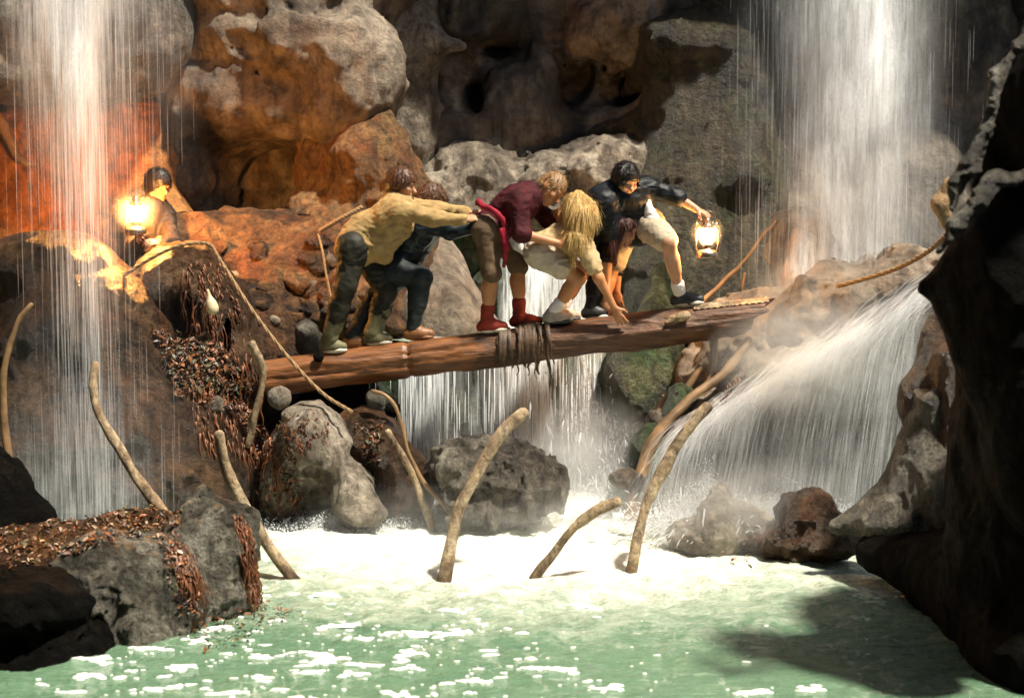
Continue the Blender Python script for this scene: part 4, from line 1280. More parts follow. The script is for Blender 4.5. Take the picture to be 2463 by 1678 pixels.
# ragged straps of wet bark wound round the log
V, F = [], []
r = random.Random(31)
for i in range(24):
    sx = r.uniform(1205, 1312)
    x = sxX(sx, LY)
    a0, a1 = math.radians(r.uniform(60, 110)), math.radians(r.uniform(-50, 0))
    wd = r.uniform(0.012, 0.035); lean = r.uniform(-0.05, 0.06); off = r.uniform(0.012, 0.04)
    drop = r.choice([0.02, 0.05, 0.08, 0.14, 0.2]) * (1.6 if sx > 1285 else 0.7)
    n_ = 14; c = len(V)
    for k in range(n_):
        q = k / (n_ - 1)
        xx = x + lean * q
        if q < 0.65:
            a = a0 + (a1 - a0) * q / 0.65
            p = Vector((xx, LY - math.cos(a) * (LR + off), log_c(xx) + math.sin(a) * (LR + off)))
        else:
            g = (q - 0.65) / 0.35
            p = Vector((xx + 0.01 * math.sin(6 * g + i), LY - math.cos(a1) * (LR + off) + 0.03 * g, log_c(xx) + math.sin(a1) * (LR + off) - drop * g))
        ww = wd * (1 - 0.75 * q) * (0.7 + 0.6 * r.random())
        for sgn in (-1, 0, 1):
            V.append(p + Vector((sgn * ww, -0.006 if sgn == 0 else 0.004 * r.random(), 0)))
    for k in range(n_ - 1):
        for h in range(2):
            F.append((c + 3 * k + h, c + 3 * k + h + 1, c + 3 * k + 4 + h, c + 3 * k + 3 + h))
M['strap'] = plain_mat('dark wet bark straps', (0.075, 0.042, 0.02), 0.6, 0.6, 16, 0.5, 0.01)
tag(poly_obj('bark_wrapping', V, F, M['strap']), 'ragged dark strips of bark hanging over the middle of the log', 'bark', kind='stuff')

# ------------------------------------------------------------------ curved poles standing in the pool
POLES = 'curved pale poles standing in the pool'


def pole(pts, Y0, Y1, r0, r1, label, mat, seed, name='curved_pole', n=26, group=POLES):
    m = len(pts)
    P = [at(sx * 1.0598, sy * 1.0598, Y0 + (Y1 - Y0) * i / (m - 1)) for i, (sx, sy) in enumerate(pts)]
    P.append(P[-1] + (P[-1] - P[-2]).normalized() * 0.25)
    S = spline(P, n)
    R = [(r0 + (r1 - r0) * i / (n - 1)) for i in range(n)]
    q = np.array([tuple(p) for p in S], np.float32)
    R = [a * (1 + 0.2 * b + 0.22 * max(0.0, c_) ** 2) for a, b, c_ in zip(R, vnoise(q * 4, seed), vnoise(q * 9, seed + 5))]
    S = [S[0] + (S[0] - S[1]).normalized() * R[0] * 0.5] + S
    R = [R[0] * 0.55] + R
    V, F = tube(S, R, 14, jit=0.07, seed=seed)
    Va = np.array([tuple(v) for v in V], np.float32)
    Va += 0.009 * np.stack([vnoise(Va * np.array([14, 14, 5], np.float32), seed + k) for k in range(3)], 1)
    o = poly_obj(name, [Vector(v) for v in Va], F, mat)
    return tag(o, label, 'pole', group)


pole([(72, 690), (35, 745), (14, 820), (8, 900), (12, 985), (28, 1060), (50, 1120)], 10.6, 10.5, 0.014, 0.03, 'thin bowed pole at the far left edge', M['poledark'], 1)
pole([(216, 825), (212, 880), (232, 950), (290, 1050), (345, 1130), (372, 1165)], 10.6, 10.3, 0.026, 0.04, 'long curved pole rising behind the near left rocks', M['pole'], 2)
pole([(497, 985), (508, 1045), (545, 1130), (600, 1225), (660, 1308)], 9.9, 10.0, 0.03, 0.042, 'dark sided pole leaning against the tall peaked rock', M['pole'], 3)
pole([(570, 780), (592, 825), (597, 870), (580, 942)], 11.6, 11.65, 0.034, 0.022, 'short bowed pole at the left end of the log', M['pole'], 4)
pole([(878, 975), (912, 1030), (945, 1095), (972, 1170)], 11.35, 11.3, 0.018, 0.03, 'thin orange pole in front of the brown sloping boulder', M['pole'], 5)
pole([(1190, 935), (1140, 980), (1090, 1060), (1045, 1150), (1025, 1230), (1010, 1312)], 10.25, 10.0, 0.034, 0.042, 'thick curved pole crossing the dark weathered boulder', M['pole'], 6)
pole([(1405, 1138), (1350, 1162), (1295, 1205), (1250, 1262), (1215, 1312)], 10.0, 10.0, 0.03, 0.034, 'short low pole leaning right in the middle of the pool', M['pole'], 7)
pole([(1608, 922), (1560, 975), (1510, 1055), (1470, 1140), (1448, 1220), (1432, 1300)], 10.3, 10.1, 0.032, 0.036, 'tall curved pole in front of the slanting cascade', M['pole'], 8)
pole([(845, 885), (885, 905), (910, 950), (925, 1020), (960, 1090), (1020, 1165)], 11.4, 11.3, 0.012, 0.02, 'dark twisting root hanging from the left end of the log', M['poledark'], 9, 'hanging_root', group='roots')
pole([(1700, 770), (1640, 850), (1560, 910), (1490, 990), (1450, 1090), (1430, 1180)], 12.0, 11.5, 0.03, 0.05, 'slanting driftwood trunk under the right end of the log', M['poledark'], 10, 'driftwood_log', group='driftwood')
pole([(1592, 830), (1548, 900), (1500, 985)], 12.0, 11.9, 0.022, 0.03, 'thin dark branch beside the slanting driftwood trunk', M['poledark'], 11, 'driftwood_branch', group='driftwood')
pole([(1620, 770), (1618, 830), (1590, 900)], 12.1, 12.0, 0.03, 0.02, 'short dark root hanging from the right part of the log', M['poledark'], 12, 'hanging_root', group='roots')
pole([(1760, 500), (1690, 590), (1600, 680)], 13.0, 12.8, 0.014, 0.02, 'thin orange stick leaning behind the right lantern', M['poledark'], 13, 'dead_stick', group='driftwood')
pole([(1690, 620), (1680, 690), (1660, 740)], 12.9, 12.8, 0.012, 0.018, 'short stick standing behind the right end of the log', M['poledark'], 14, 'dead_stick', group='driftwood')
pole([(1815, 525), (1800, 600), (1790, 680), (1785, 760)], 12.9, 12.6, 0.06, 0.09, 'upright orange brown timber behind the right end of the log', M['poledark'], 15, 'old_timber', group='driftwood')

# ropes
def rope(pts, Ys, r, label, seed, name='rope', mat='rope', n=90):
    P = [at(sx * 1.0598, sy * 1.0598, Y) for (sx, sy), Y in zip(pts, Ys)]
    S = spline(P, n)
    V, F = [], []
    strands_ = 3
    for s in range(strands_):
        path = []
        for i, p in enumerate(S):
            d = (S[min(i + 1, n - 1)] - S[max(i - 1, 0)]).normalized()
            x = d.cross(Vector((0, 1, 0.2))).normalized(); y = d.cross(x)
            a = i * 0.9 + s * 2.094
            path.append(p + (x * math.cos(a) + y * math.sin(a)) * r * 0.55)
        v, f = tube(path, r * 0.6, 5)
        o = len(V); V += v; F += [tuple(o + k for k in q) for q in f]
    return tag(poly_obj(name, V, F, M[mat]), label, 'rope', 'ropes')


rope([(230, 660), (320, 600), (400, 560), (470, 553), (500, 590), (570, 700), (650, 805), (730, 890), (800, 935)], [12.0, 12.0, 11.95, 11.95, 11.9, 11.7, 11.55, 11.45, 11.4], 0.013, 'long rope running over the dark hump and down to the pale boulder', 1)
rope([(722, 530), (732, 570), (740, 620), (752, 680)], [12.9, 12.8, 12.75, 12.7], 0.009, 'pale rope end dangling behind the boy in the tan jacket', 2, n=30)
rope([(725, 525), (770, 498), (822, 470)], [12.9, 12.9, 12.95], 0.018, 'frayed rope stretched across the cliff to the tan jacket', 3, n=36)
rope([(2152, 530), (2100, 575), (2020, 615), (1900, 650)], [11.0, 11.2, 11.6, 12.0], 0.016, 'orange rope sloping down from the black rock at the right', 4, n=50)


# ------------------------------------------------------------------ lanterns
def make_lantern(loc, label, tilt=0.0):
    root = empty('lantern', loc, label, 'lantern', 'lit lanterns')
    def lathe(name, prof, mat, parent, n=24):
        V, F = [], []
        for (rr_, z) in prof:
            for j in range(n):
                a = 2 * math.pi * j / n
                V.append(loc + Vector((rr_ * math.cos(a), rr_ * math.sin(a), z)) * 1.0)
        for i in range(len(prof) - 1):
            for j in range(n):
                F.append((i * n + j, i * n + (j + 1) % n, (i + 1) * n + (j + 1) % n, (i + 1) * n + j))
        return poly_obj(name, V, F, mat, parent)
    lathe('fuel_tank', [(0.001, 0), (0.075, 0.0), (0.082, 0.012), (0.082, 0.045), (0.06, 0.062), (0.035, 0.07), (0.035, 0.085), (0.001, 0.085)], M['metal'], root)
    lathe('burner', [(0.001, 0.083), (0.03, 0.083), (0.042, 0.095), (0.03, 0.11), (0.012, 0.12), (0.001, 0.12)], M['metal'], root)
    lathe('globe', [(0.035, 0.108), (0.055, 0.135), (0.062, 0.165), (0.055, 0.2), (0.04, 0.225)], GLASS, root)
    lathe('cap', [(0.045, 0.222), (0.05, 0.232), (0.04, 0.25), (0.028, 0.262), (0.03, 0.285), (0.012, 0.3), (0.001, 0.302)], M['metal'], root)
    for s in (-1, 1):
        v, f = tube([loc + Vector(q) for q in ((s * 0.07, 0, 0.045), (s * 0.082, 0, 0.1), (s * 0.08, 0, 0.2), (s * 0.05, 0, 0.25), (s * 0.025, 0, 0.27))], 0.006, 8)
        poly_obj('side_tube', v, f, M['metal'], root)
    v, f = tube([loc + 1.0 * Vector((0.075 * math.cos(a), 0.02, 0.25 + 0.1 * math.sin(a))) for a in [math.pi * k / 10 for k in range(11)]], 0.003, 6)
    poly_obj('bail_handle', v, f, M['metal'], root)
    fl = lathe('flame', [(0.004, 0.12), (0.026, 0.135), (0.034, 0.155), (0.026, 0.18), (0.012, 0.205), (0.001, 0.22)], FLAME, root)
    return root


m_, nt_, p_ = mat_new('lantern flame')
p_.inputs['Emission Color'].default_value = (1.0, 0.62, 0.25, 1)
p_.inputs['Emission Strength'].default_value = 90
FLAME = m_
m_, nt_, p_ = mat_new('lantern glass')
nt_.nodes.remove(p_)
g_ = N(nt_, 'ShaderNodeBsdfGlossy'); g_.inputs['Roughness'].default_value = 0.06
t_ = N(nt_, 'ShaderNodeBsdfTransparent'); t_.inputs[0].default_value = (0.97, 0.93, 0.85, 1)
x_ = N(nt_, 'ShaderNodeMixShader'); x_.inputs[0].default_value = 0.1
nt_.links.new(t_.outputs[0], x_.inputs[1]); nt_.links.new(g_.outputs[0], x_.inputs[2])
em_ = N(nt_, 'ShaderNodeEmission'); em_.inputs[0].default_value = (1.0, 0.66, 0.3, 1); em_.inputs[1].default_value = 7.0   # glow of the frosted globe
ad_ = N(nt_, 'ShaderNodeAddShader'); nt_.links.new(x_.outputs[0], ad_.inputs[0]); nt_.links.new(em_.outputs[0], ad_.inputs[1])
nt_.links.new(ad_.outputs[0], nt_.nodes['Material Output'].inputs[0])
GLASS = m_


def lamp_light(loc, power, color):
    d = bpy.data.lights.new('lantern_light', 'POINT')
    d.energy = power; d.color = color; d.shadow_soft_size = 0.05
    o = bpy.data.objects.new('lantern_light', d); col.objects.link(o); o.location = loc


LL = at(328, 566, 12.55); LR_ = at(1700, 622, 11.92)
make_lantern(LL, 'blazing lantern held before the dark coated figure behind the left waterfall')
make_lantern(LR_, 'glowing lantern hanging from the outstretched hand above the right end of the log')
lamp_light(LL + Vector((0, -0.0, 0.17)), 340, (1.0, 0.42, 0.10))
lamp_light(LR_ + Vector((0, 0, 0.17)), 80, (1.0, 0.52, 0.18))
mist('mist added as a halo round the left lantern', LL + Vector((0, 0, 0.2)), (0.2, 0.18, 0.2), 2.2, 8)  # small mist balls added to give the lanterns a halo
mist('mist added as a halo round the right lantern', LR_ + Vector((0, 0, 0.2)), (0.14, 0.14, 0.14), 2.2, 9)
# gourd
V, F = sdf([cone(at(500, 698, 11.85), at(506, 722, 11.85), 0.01, 0.02, k=0.03), ell(at(511, 740, 11.85), (0.045, 0.045, 0.055), rotY(15), k=0.05)], 0.006, 0.04)
tag(obj('gourd', V, F, M['gourd']), 'cream pear shaped gourd hanging on the dark hump', 'gourd')

# ------------------------------------------------------------------ people
def basis(f, u):
    f = Vector(f).normalized(); u = Vector(u)
    u = (u - f * u.dot(f)).normalized()
    return f.cross(u), f, u


def head_prims(c, f, u, s=1.0):
    r, f, u = basis(f, u)
    R = np.array([[r[i], f[i], u[i]] for i in range(3)], np.float32)
    P = lambda a, b, d: c + (r * a + f * b + u * d) * s
    S = lambda *q: tuple(x * s for x in q)
    out = [ell(P(0, -0.005, 0.025), S(0.074, 0.096, 0.088), R, k=0.02), ell(P(0, 0.028, -0.045), S(0.058, 0.066, 0.072), R, k=0.03),
           ell(P(0, 0.068, -0.097), S(0.028, 0.022, 0.02), R, k=0.03), cone(P(0, 0.088, 0.004), P(0, 0.114, -0.03), 0.009 * s, 0.014 * s, k=0.012),
           cone(P(-0.034, 0.082, 0.024), P(0.034, 0.082, 0.024), 0.013 * s, 0.013 * s, k=0.02), ell(P(0, 0.088, -0.055), S(0.024, 0.012, 0.007), R, k=0.008), ell(P(0, 0.086, -0.066), S(0.02, 0.011, 0.007), R, k=0.008),
           ell(P(-0.04, 0.07, -0.022), S(0.022, 0.02, 0.02), R, k=0.02), ell(P(0.04, 0.07, -0.022), S(0.022, 0.02, 0.02), R, k=0.02)]
    for q in (-1, 1):
        out.append(ell(P(0.074 * q, -0.008, -0.008), S(0.011, 0.024, 0.032), R, k=0.01))
        out.append(ell(P(0.031 * q, 0.097, 0.004), S(0.016, 0.012, 0.010), R, '-', 0.012))
    return out


def hand_prims(wr, d, n, side, curl):
    d = Vector(d).normalized(); n = Vector(n); n = (n - d * n.dot(d)).normalized(); a = d.cross(n)
    R = np.array([[a[i], d[i], n[i]] for i in range(3)], np.float32)
    out = [ell(wr + d * 0.05, (0.038, 0.05, 0.016), R, k=0.015)]
    for i, L in enumerate((0.066, 0.076, 0.070, 0.054)):
        b = wr + d * 0.085 + a * side * (0.03 - 0.02 * i)
        c1, c2, c3 = curl * 0.7, curl * 1.6, curl * 2.2
        v = [d * math.cos(c) + n * math.sin(c) + a * side * (0.12 - 0.08 * i) for c in (c1, c2, c3)]
        p1 = b + v[0] * L * 0.45; p2 = p1 + v[1] * L * 0.32; p3 = p2 + v[2] * L * 0.23
        out += [cone(b, p1, 0.0095, 0.0088, k=0.006), cone(p1, p2, 0.0088, 0.008, k=0.004), cone(p2, p3, 0.008, 0.007, k=0.004)]
    b = wr + d * 0.028 + a * side * 0.026
    v = (d * 0.65 + a * side * 0.7 + n * 0.35).normalized(); p1 = b + v * 0.042
    v2 = (d * 0.9 + a * side * 0.25 + n * (0.3 + 0.4 * curl)).normalized()
    out += [cone(b, p1, 0.013, 0.0105, k=0.012), cone(p1, p1 + v2 * 0.032, 0.0105, 0.008, k=0.005)]
    return out


class Person:
    def __init__(s, label, J, Y0=12.0, skin='skin', scale=1.0, on_log=True):
        s.J = {}
        s.sc = scale
        for k, v in J.items():
            if k.startswith('_'):
                continue
            s.J[k] = at(v[0], v[1], Y0 + v[2])
        s.raw = J
        for q in 'NF':
            xa, xt, dy = J['_foot' + q][:3]
            Y = Y0 + dy
            if on_log:
                X, T = sxX(xa, Y), sxX(xt, Y)
                za, zt = log_top(X, Y) + 0.004, log_top(T, Y) + 0.004
            else:
                p = at(xa, J['_foot' + q][3], Y); X, T, za, zt = p.x, sxX(xt, Y), p.z, p.z
            s.J['sole' + q] = Vector((X, Y, za)); s.J['ball' + q] = Vector((T, Y - 0.01, zt))
            s.J['an' + q] = Vector((X, Y, za + 0.085))
        j = s.J
        j['pel'] = (j['hipN'] + j['hipF']) / 2
        j['sho'] = (j['shN'] + j['shF']) / 2
        j['mid'] = j['pel'].lerp(j['sho'], 0.5)
        s.root = empty('person', (j['soleN'] + j['soleF']) / 2, label, 'person', 'people on the log' if on_log else None)
        s.body(skin)

    def torso(s, e=0.0, top=1.0):
        j, h = s.J, s.sc
        d = (j['shN'] - j['shF'])
        hp = (j['hipN'] - j['hipF'])
        return [cone(j['pel'] + hp * 0.3, j['pel'] - hp * 0.3, (0.105 + e) * h, (0.105 + e) * h, k=0.05),
                cone(j['pel'], j['mid'], (0.115 + e) * h, (0.108 + e) * h, k=0.06), cone(j['mid'], j['pel'].lerp(j['sho'], 0.85), (0.108 + e) * h, (0.12 + e) * h, k=0.06),
                cone(j['pel'].lerp(j['sho'], 0.8) + d * 0.24, j['pel'].lerp(j['sho'], 0.8) - d * 0.24, (0.105 + e) * h, (0.105 + e) * h, k=0.06),
                cone(j['shN'], j['sho'].lerp(j['neck'], 0.5), (0.055 + e) * h, (0.075 + e) * h, k=0.05), cone(j['shF'], j['sho'].lerp(j['neck'], 0.5), (0.055 + e) * h, (0.075 + e) * h, k=0.05)]

    def arm(s, q, e=0.0, f=1.0):
        """f counts from the shoulder: 0..1 upper arm, 1..2 forearm"""
        j, h = s.J, s.sc
        a, b, c = j['sh' + q], j['el' + q], j['wr' + q]
        o = [cone(a, a.lerp(b, min(f, 1)), (0.053 + e) * h, (0.053 - 0.012 * min(f, 1) + e) * h, k=0.03)]
        if f > 1:
            g = f - 1
            o.append(cone(b, b.lerp(c, g), (0.041 + e) * h, (0.041 - 0.014 * g + e) * h, k=0.025))
        return o

    def leg(s, q, e=0.0, f0=0.0, f=2.0):
        j, h = s.J, s.sc
        a, b, c = j['hip' + q], j['kn' + q], j['an' + q]
        o = []
        if f0 < 1:
            o.append(cone(a.lerp(b, f0), a.lerp(b, min(f, 1)), (0.088 - 0.032 * f0 + e) * h, (0.088 - 0.032 * min(f, 1) + e) * h, k=0.04))
        if f > 1:
            g0, g1 = max(f0 - 1, 0), f - 1
            o.append(cone(b.lerp(c, g0), b.lerp(c, g1), (0.054 - 0.020 * g0 + e) * h, (0.054 - 0.020 * g1 + e) * h, k=0.03))
            if g0 < 0.3 and g1 > 0.4:
                bk = (c - b).normalized(); fw = Vector((-0.6, 0.2, 0)) * 0.03
                p = b.lerp(c, 0.3) + fw * (1 if s.raw.get('_calf', 1) else 0)
                o.append(cone(p, b.lerp(c, 0.5), (0.048 + e) * h, (0.042 + e) * h, k=0.04))
        return o

    def body(s, skin):
        j = s.J
        pr = s.torso() + [cone(j['sho'].lerp(j['neck'], 0.3), j['head'], 0.06, 0.05, k=0.03)]
        pr += head_prims(j['head'], s.raw['_face'], s.raw['_up'], 1.02)
        for q in 'NF':
            pr += s.arm(q, f=2) + s.leg(q)
            hd = s.raw['_hand' + q]
            pr += hand_prims(j['wr' + q], hd[0], hd[1], hd[2], hd[3])
            pr += [cone(j['an' + q], j['sole' + q] + Vector((0, 0, 0.04)), 0.036, 0.034, k=0.02), cone(j['sole' + q] + Vector((0, 0, 0.04)), j['ball' + q] + Vector((0, 0, 0.03)), 0.034, 0.024, k=0.02)]
        V, F = sdf(pr, 0.0078, 0.03)
        obj('body', V, F, M[skin], s.root)
        r, f, u = basis(s.raw['_face'], s.raw['_up'])
        for q in (-1, 1):
            c = j['head'] + (r * 0.031 * q + f * 0.077 + u * 0.004) * 1.02
            V, F = sdf([ell(c, (0.0118,) * 3)], 0.004, 0.002)
            e = obj('eye', V, F, M['eyewhite'], s.root)
            V, F = sdf([ell(c + f * 0.008 - u * 0.002, (0.0068,) * 3)], 0.0025, 0.001)
            obj('iris', V, F, M['iris'], e)

    def wear(s, name, prims, mat, vox=0.009, amp=0.010, freq=9, seed=1, k=0.035, squash=(1, 1, 1)):
        q = np.array(squash, np.float32)
        V, F = sdf(prims, vox, k, lambda p: 0.5 * fbm(p * q * freq, 3, seed) - 0.75 * fbm((p + 0.05 * np.stack([vnoise(p * 6, seed + 8), vnoise(p * 6, seed + 9), vnoise(p * 6, seed + 10)], 1)) * q * freq * np.array([1.2, 1.2, 2.0], np.float32), 4, seed + 3, ridged=True) + 0.15, amp * 1.0)
        return obj(name, V, F, M[mat], s.root)

    def shoe(s, q, mat, sole='sole', high=0.05):
        j = s.J
        a, b, an = j['sole' + q], j['ball' + q], j['an' + q]
        d = (b - a).normalized()
        heel = a - d * 0.035
        toe = b + d * 0.025
        up = Vector((0, 0, 1))
        V, F = sdf([cone(heel + up * 0.048, a.lerp(b, 0.6) + up * 0.045, 0.042, 0.044, k=0.03), cone(a.lerp(b, 0.6) + up * 0.042, toe + up * 0.036, 0.044, 0.032, k=0.03),
                    cone(a + up * 0.05, a.lerp(an, 1.0) + (j['kn' + q] - an).normalized() * high, 0.044, 0.045, k=0.03)], 0.008, 0.03, rock_noise(16, 5), 0.004, zcut=min(a.z, b.z) + 0.01)
        o = obj('shoe', V, F, M[mat], s.root)
        V, F = sdf([ell(a.lerp(b, 0.1) + up * 0.014, (0.062, 0.043, 0.016), k=0.02), ell(a.lerp(b, 0.75) + up * 0.014, (0.07, 0.046, 0.016), k=0.02), ell(toe + up * 0.015 - d * 0.02, (0.05, 0.04, 0.016), k=0.02)], 0.007, 0.02)
        obj('shoe_sole', V, F, M[sole], o)

    def locks(s, o, mat, n, way, Lr, seed, skip=None):
        """loose locks lying over a cap of hair"""
        rd = random.Random(seed); V, F = [], []
        me = o.data; off = s.root.location
        for _ in range(n):
            p_ = me.polygons[rd.randrange(len(me.polygons))]
            n_ = p_.normal; p = p_.center + off
            if skip and skip(n_): continue
            t = way(rd, n_); t = (t - n_ * t.dot(n_)).normalized(); b = n_.cross(t)
            L = rd.uniform(*Lr); wd = rd.uniform(0.0008, 0.002); c_ = len(V)
            for a_, h_, w_ in ((0, 0.001, 1), (0.35, 0.009, 1), (0.7, 0.012, 0.7), (1.0, 0.009, 0.1)):
                q_ = p + t * L * a_ + n_ * h_
                V.append(q_ + b * wd * w_); V.append(q_ - b * wd * w_)
            for k_ in range(3): F.append((c_ + 2 * k_, c_ + 2 * k_ + 1, c_ + 2 * k_ + 3, c_ + 2 * k_ + 2))
        l_ = poly_obj('hair_locks', V, F, M[mat], o)
        l_['kind'] = 'stuff'

    def hair(s, mat, vol=0.010, face=1.0, amp=0.010, freq=26, seed=3, back=0.0):
        r, f, u = basis(s.raw['_face'], s.raw['_up'])
        R = np.array([[r[i], f[i], u[i]] for i in range(3)], np.float32)
        c = s.J['head']
        pr = [ell(c - f * 0.006 + u * 0.03, (0.078 + vol, 0.098 + vol, 0.09 + vol), R), ell(c - f * 0.05 - u * 0.03, (0.066 + vol, 0.055 + vol, 0.06 + vol), R, k=0.03),
              ell(c + f * (0.095) - u * 0.045, (0.085 * face, 0.085, 0.082), R, '-', 0.015), ell(c - u * 0.1 + f * 0.06, (0.1, 0.09, 0.07), R, '-', 0.015)]
        o = s.wear('hair', pr, mat, 0.0075, amp * 0.9, freq * 0.8, seed, 0.02, squash=(1, 1, 0.5))
        s.locks(o, mat, 900, lambda rd, n_: f * rd.uniform(-0.2, 0.9) - u * rd.uniform(0.0, 0.9) + r * rd.uniform(-0.6, 0.6), (0.02, 0.045) if vol >= 0.006 else (0.01, 0.022), seed, lambda n_: n_.dot(f) > 0.75)
        return o


def LV(*p):
    return at(p[0], p[1], 12.0 + p[2])


# the boy in the tan jacket
A = Person('person in a tan jacket bending far forward, pushing with both arms, leftmost on the log', dict(
    head=(965, 444, -0.02), neck=(945, 480, 0.0), shN=(962, 508, -0.17), shF=(978, 498, 0.15), hipN=(850, 595, -0.09), hipF=(866, 590, 0.09),
    elN=(1040, 524, -0.2), wrN=(1118, 528, -0.12), elF=(1058, 506, 0.1), wrF=(1126, 512, 0.03),
    knN=(832, 690, -0.12), knF=(930, 702, 0.06), _footN=(788, 815, -0.05), _footF=(893, 925, 0.02),
    _face=(0.93, -0.25, -0.22), _up=(0.25, -0.05, 0.95), _handN=((1, -0.05, 0.15), (0, 0.6, -0.8), 1, 0.8), _handF=((1, -0.1, 0.1), (0, 0.2, -1), -1, 0.8)))
A.wear('trousers', A.leg('N', 0.022, 0, 1.62) + A.leg('F', 0.02, 0, 1.5) + [cone(A.J['hipN'], A.J['hipF'], 0.118, 0.118, k=0.05)], 'trousers', seed=1, amp=0.014)
A.wear('wet_trouser_cuff', A.leg('N', 0.024, 1.58, 1.98), 'khaki', seed=2, amp=0.016)
A.wear('wet_trouser_cuff', A.leg('F', 0.024, 1.45, 1.98), 'khaki', seed=3, amp=0.016)
A.wear('jacket', A.torso(0.026) + A.arm('N', 0.02, 1.92) + A.arm('F', 0.018, 1.92) +
       [cone(LV(880, 560, 0), LV(925, 618, -0.02), 0.15, 0.05, k=0.06), cone(LV(945, 545, -0.03), LV(915, 590, -0.04), 0.13, 0.1, k=0.06), cone(A.J['sho'], A.J['neck'], 0.1, 0.075)], 'jacket', seed=4, amp=0.02, freq=7, squash=(0.6, 1, 1.5))
A.shoe('N', 'khaki'); A.shoe('F', 'khaki')
A.hair('hairbrown', 0.014)

# the boy in the navy jacket
Bp = Person('person in a dark navy jacket crouching behind the tan jacket, one knee raised, brown boots', dict(
    head=(1034, 482, 0.22), neck=(1018, 514, 0.2), shN=(1012, 538, 0.06), shF=(1032, 530, 0.36), hipN=(952, 652, 0.1), hipF=(958, 645, 0.28),
    elN=(1082, 556, 0.0), wrN=(1140, 545, 0.02), elF=(1080, 545, 0.34), wrF=(1140, 535, 0.2),
    knN=(1016, 668, 0.02), knF=(902, 716, 0.2), _footN=(992, 1026, 0.02), _footF=(842, 872, 0.06),
    _face=(0.7, 0.3, -0.6), _up=(0.6, 0.0, 0.8), _handN=((1, -0.05, 0.1), (0, 0.5, -0.8), 1, 0.8), _handF=((1, -0.1, 0.1), (0, 0.2, -1), -1, 0.8)))
Bp.wear('jeans', Bp.leg('N', 0.018, 0, 1.96) + Bp.leg('F', 0.018, 0, 1.96) + [cone(Bp.J['hipN'], Bp.J['hipF'], 0.112, 0.112, k=0.05)], 'jeans', seed=5, amp=0.013)
Bp.wear('jacket', Bp.torso(0.026) + Bp.arm('N', 0.02, 1.9) + Bp.arm('F', 0.02, 1.9) + [cone(Bp.J['sho'], Bp.J['neck'], 0.1, 0.08)], 'navy', seed=6, amp=0.014)
Bp.shoe('N', 'boot', 'boot', 0.06); Bp.shoe('F', 'boot', 'boot', 0.06)
Bp.hair('hairbrown', 0.014, seed=5)

# the boy in the maroon shirt
Cp = Person('person in a maroon shirt, crimson sash and red high top shoes, bending over', dict(
    head=(1326, 452, -0.02), neck=(1290, 466, 0.0), shN=(1250, 484, -0.17), shF=(1266, 474, 0.16), hipN=(1170, 552, -0.09), hipF=(1200, 548, 0.1),
    elN=(1254, 562, -0.24), wrN=(1345, 586, -0.22), elF=(1316, 526, 0.1), wrF=(1352, 505, 0.05),
    knN=(1182, 656, -0.12), knF=(1246, 640, 0.08), _footN=(1170, 1203, -0.05), _footF=(1249, 1288, 0.06),
    _face=(0.55, -0.45, -0.72), _up=(0.75, -0.05, 0.6), _handN=((1, 0.1, 0.05), (0, 0.8, 0.3), 1, 0.5), _handF=((0.8, -0.2, 0.2), (0, -0.3, -1), -1, 0.5)), skin='skinwarm')
Cp.wear('shorts', Cp.leg('N', 0.013, 0, 1.02) + Cp.leg('F', 0.013, 0, 1.02) + [cone(Cp.J['hipN'], Cp.J['hipF'], 0.105, 0.105, k=0.05)], 'shorts', seed=7, amp=0.012)
Cp.wear('shirt', Cp.torso(0.022) + Cp.arm('N', 0.024, 1.06) + Cp.arm('F', 0.022, 1.05), 'maroon', seed=8, amp=0.016, freq=8)
j = Cp.J
sash_pts = [LV(1160, 495, -0.13), LV(1185, 505, -0.2), LV(1210, 530, -0.2), LV(1214, 555, -0.17)]
V, F = tube(spline([LV(1150, 490, 0.12), LV(1152, 485, -0.02)] + sash_pts, 24), 0.022, 8, jit=0.3, seed=2)
sash = poly_obj('sash', V, F, M['crimson'], Cp.root)
for k_, (a_, b_) in enumerate((((1214, 552), (1212, 640)), ((1206, 555), (1218, 615)))):
    V, F = sdf([cone(LV(*a_, -0.19), LV((a_[0] + b_[0]) / 2 + 4, (a_[1] + b_[1]) / 2, -0.2), 0.022, 0.02), cone(LV((a_[0] + b_[0]) / 2 + 4, (a_[1] + b_[1]) / 2, -0.2), LV(*b_, -0.18), 0.02, 0.012)], 0.007, 0.02, rock_noise(14, 6), 0.01)
    obj('sash_tail', V, F, M['crimson'], sash)
Cp.wear('shirt_tail', [cone(LV(1222, 560, 0.0), LV(1245, 590, -0.02), 0.035, 0.03), cone(LV(1245, 590, -0.02), LV(1272, 620, -0.02), 0.03, 0.016)], 'white', 0.007, 0.008, 12, 9)
for q in 'NF':
    Cp.wear('sock', Cp.leg(q, 0.012, 1.72, 2.0), 'redshoe', 0.008, 0.006, 20, 2)
    Cp.shoe(q, 'redshoe', 'sole', 0.07)
Cp.hair('hairsandy', 0.004, amp=0.006, seed=7)

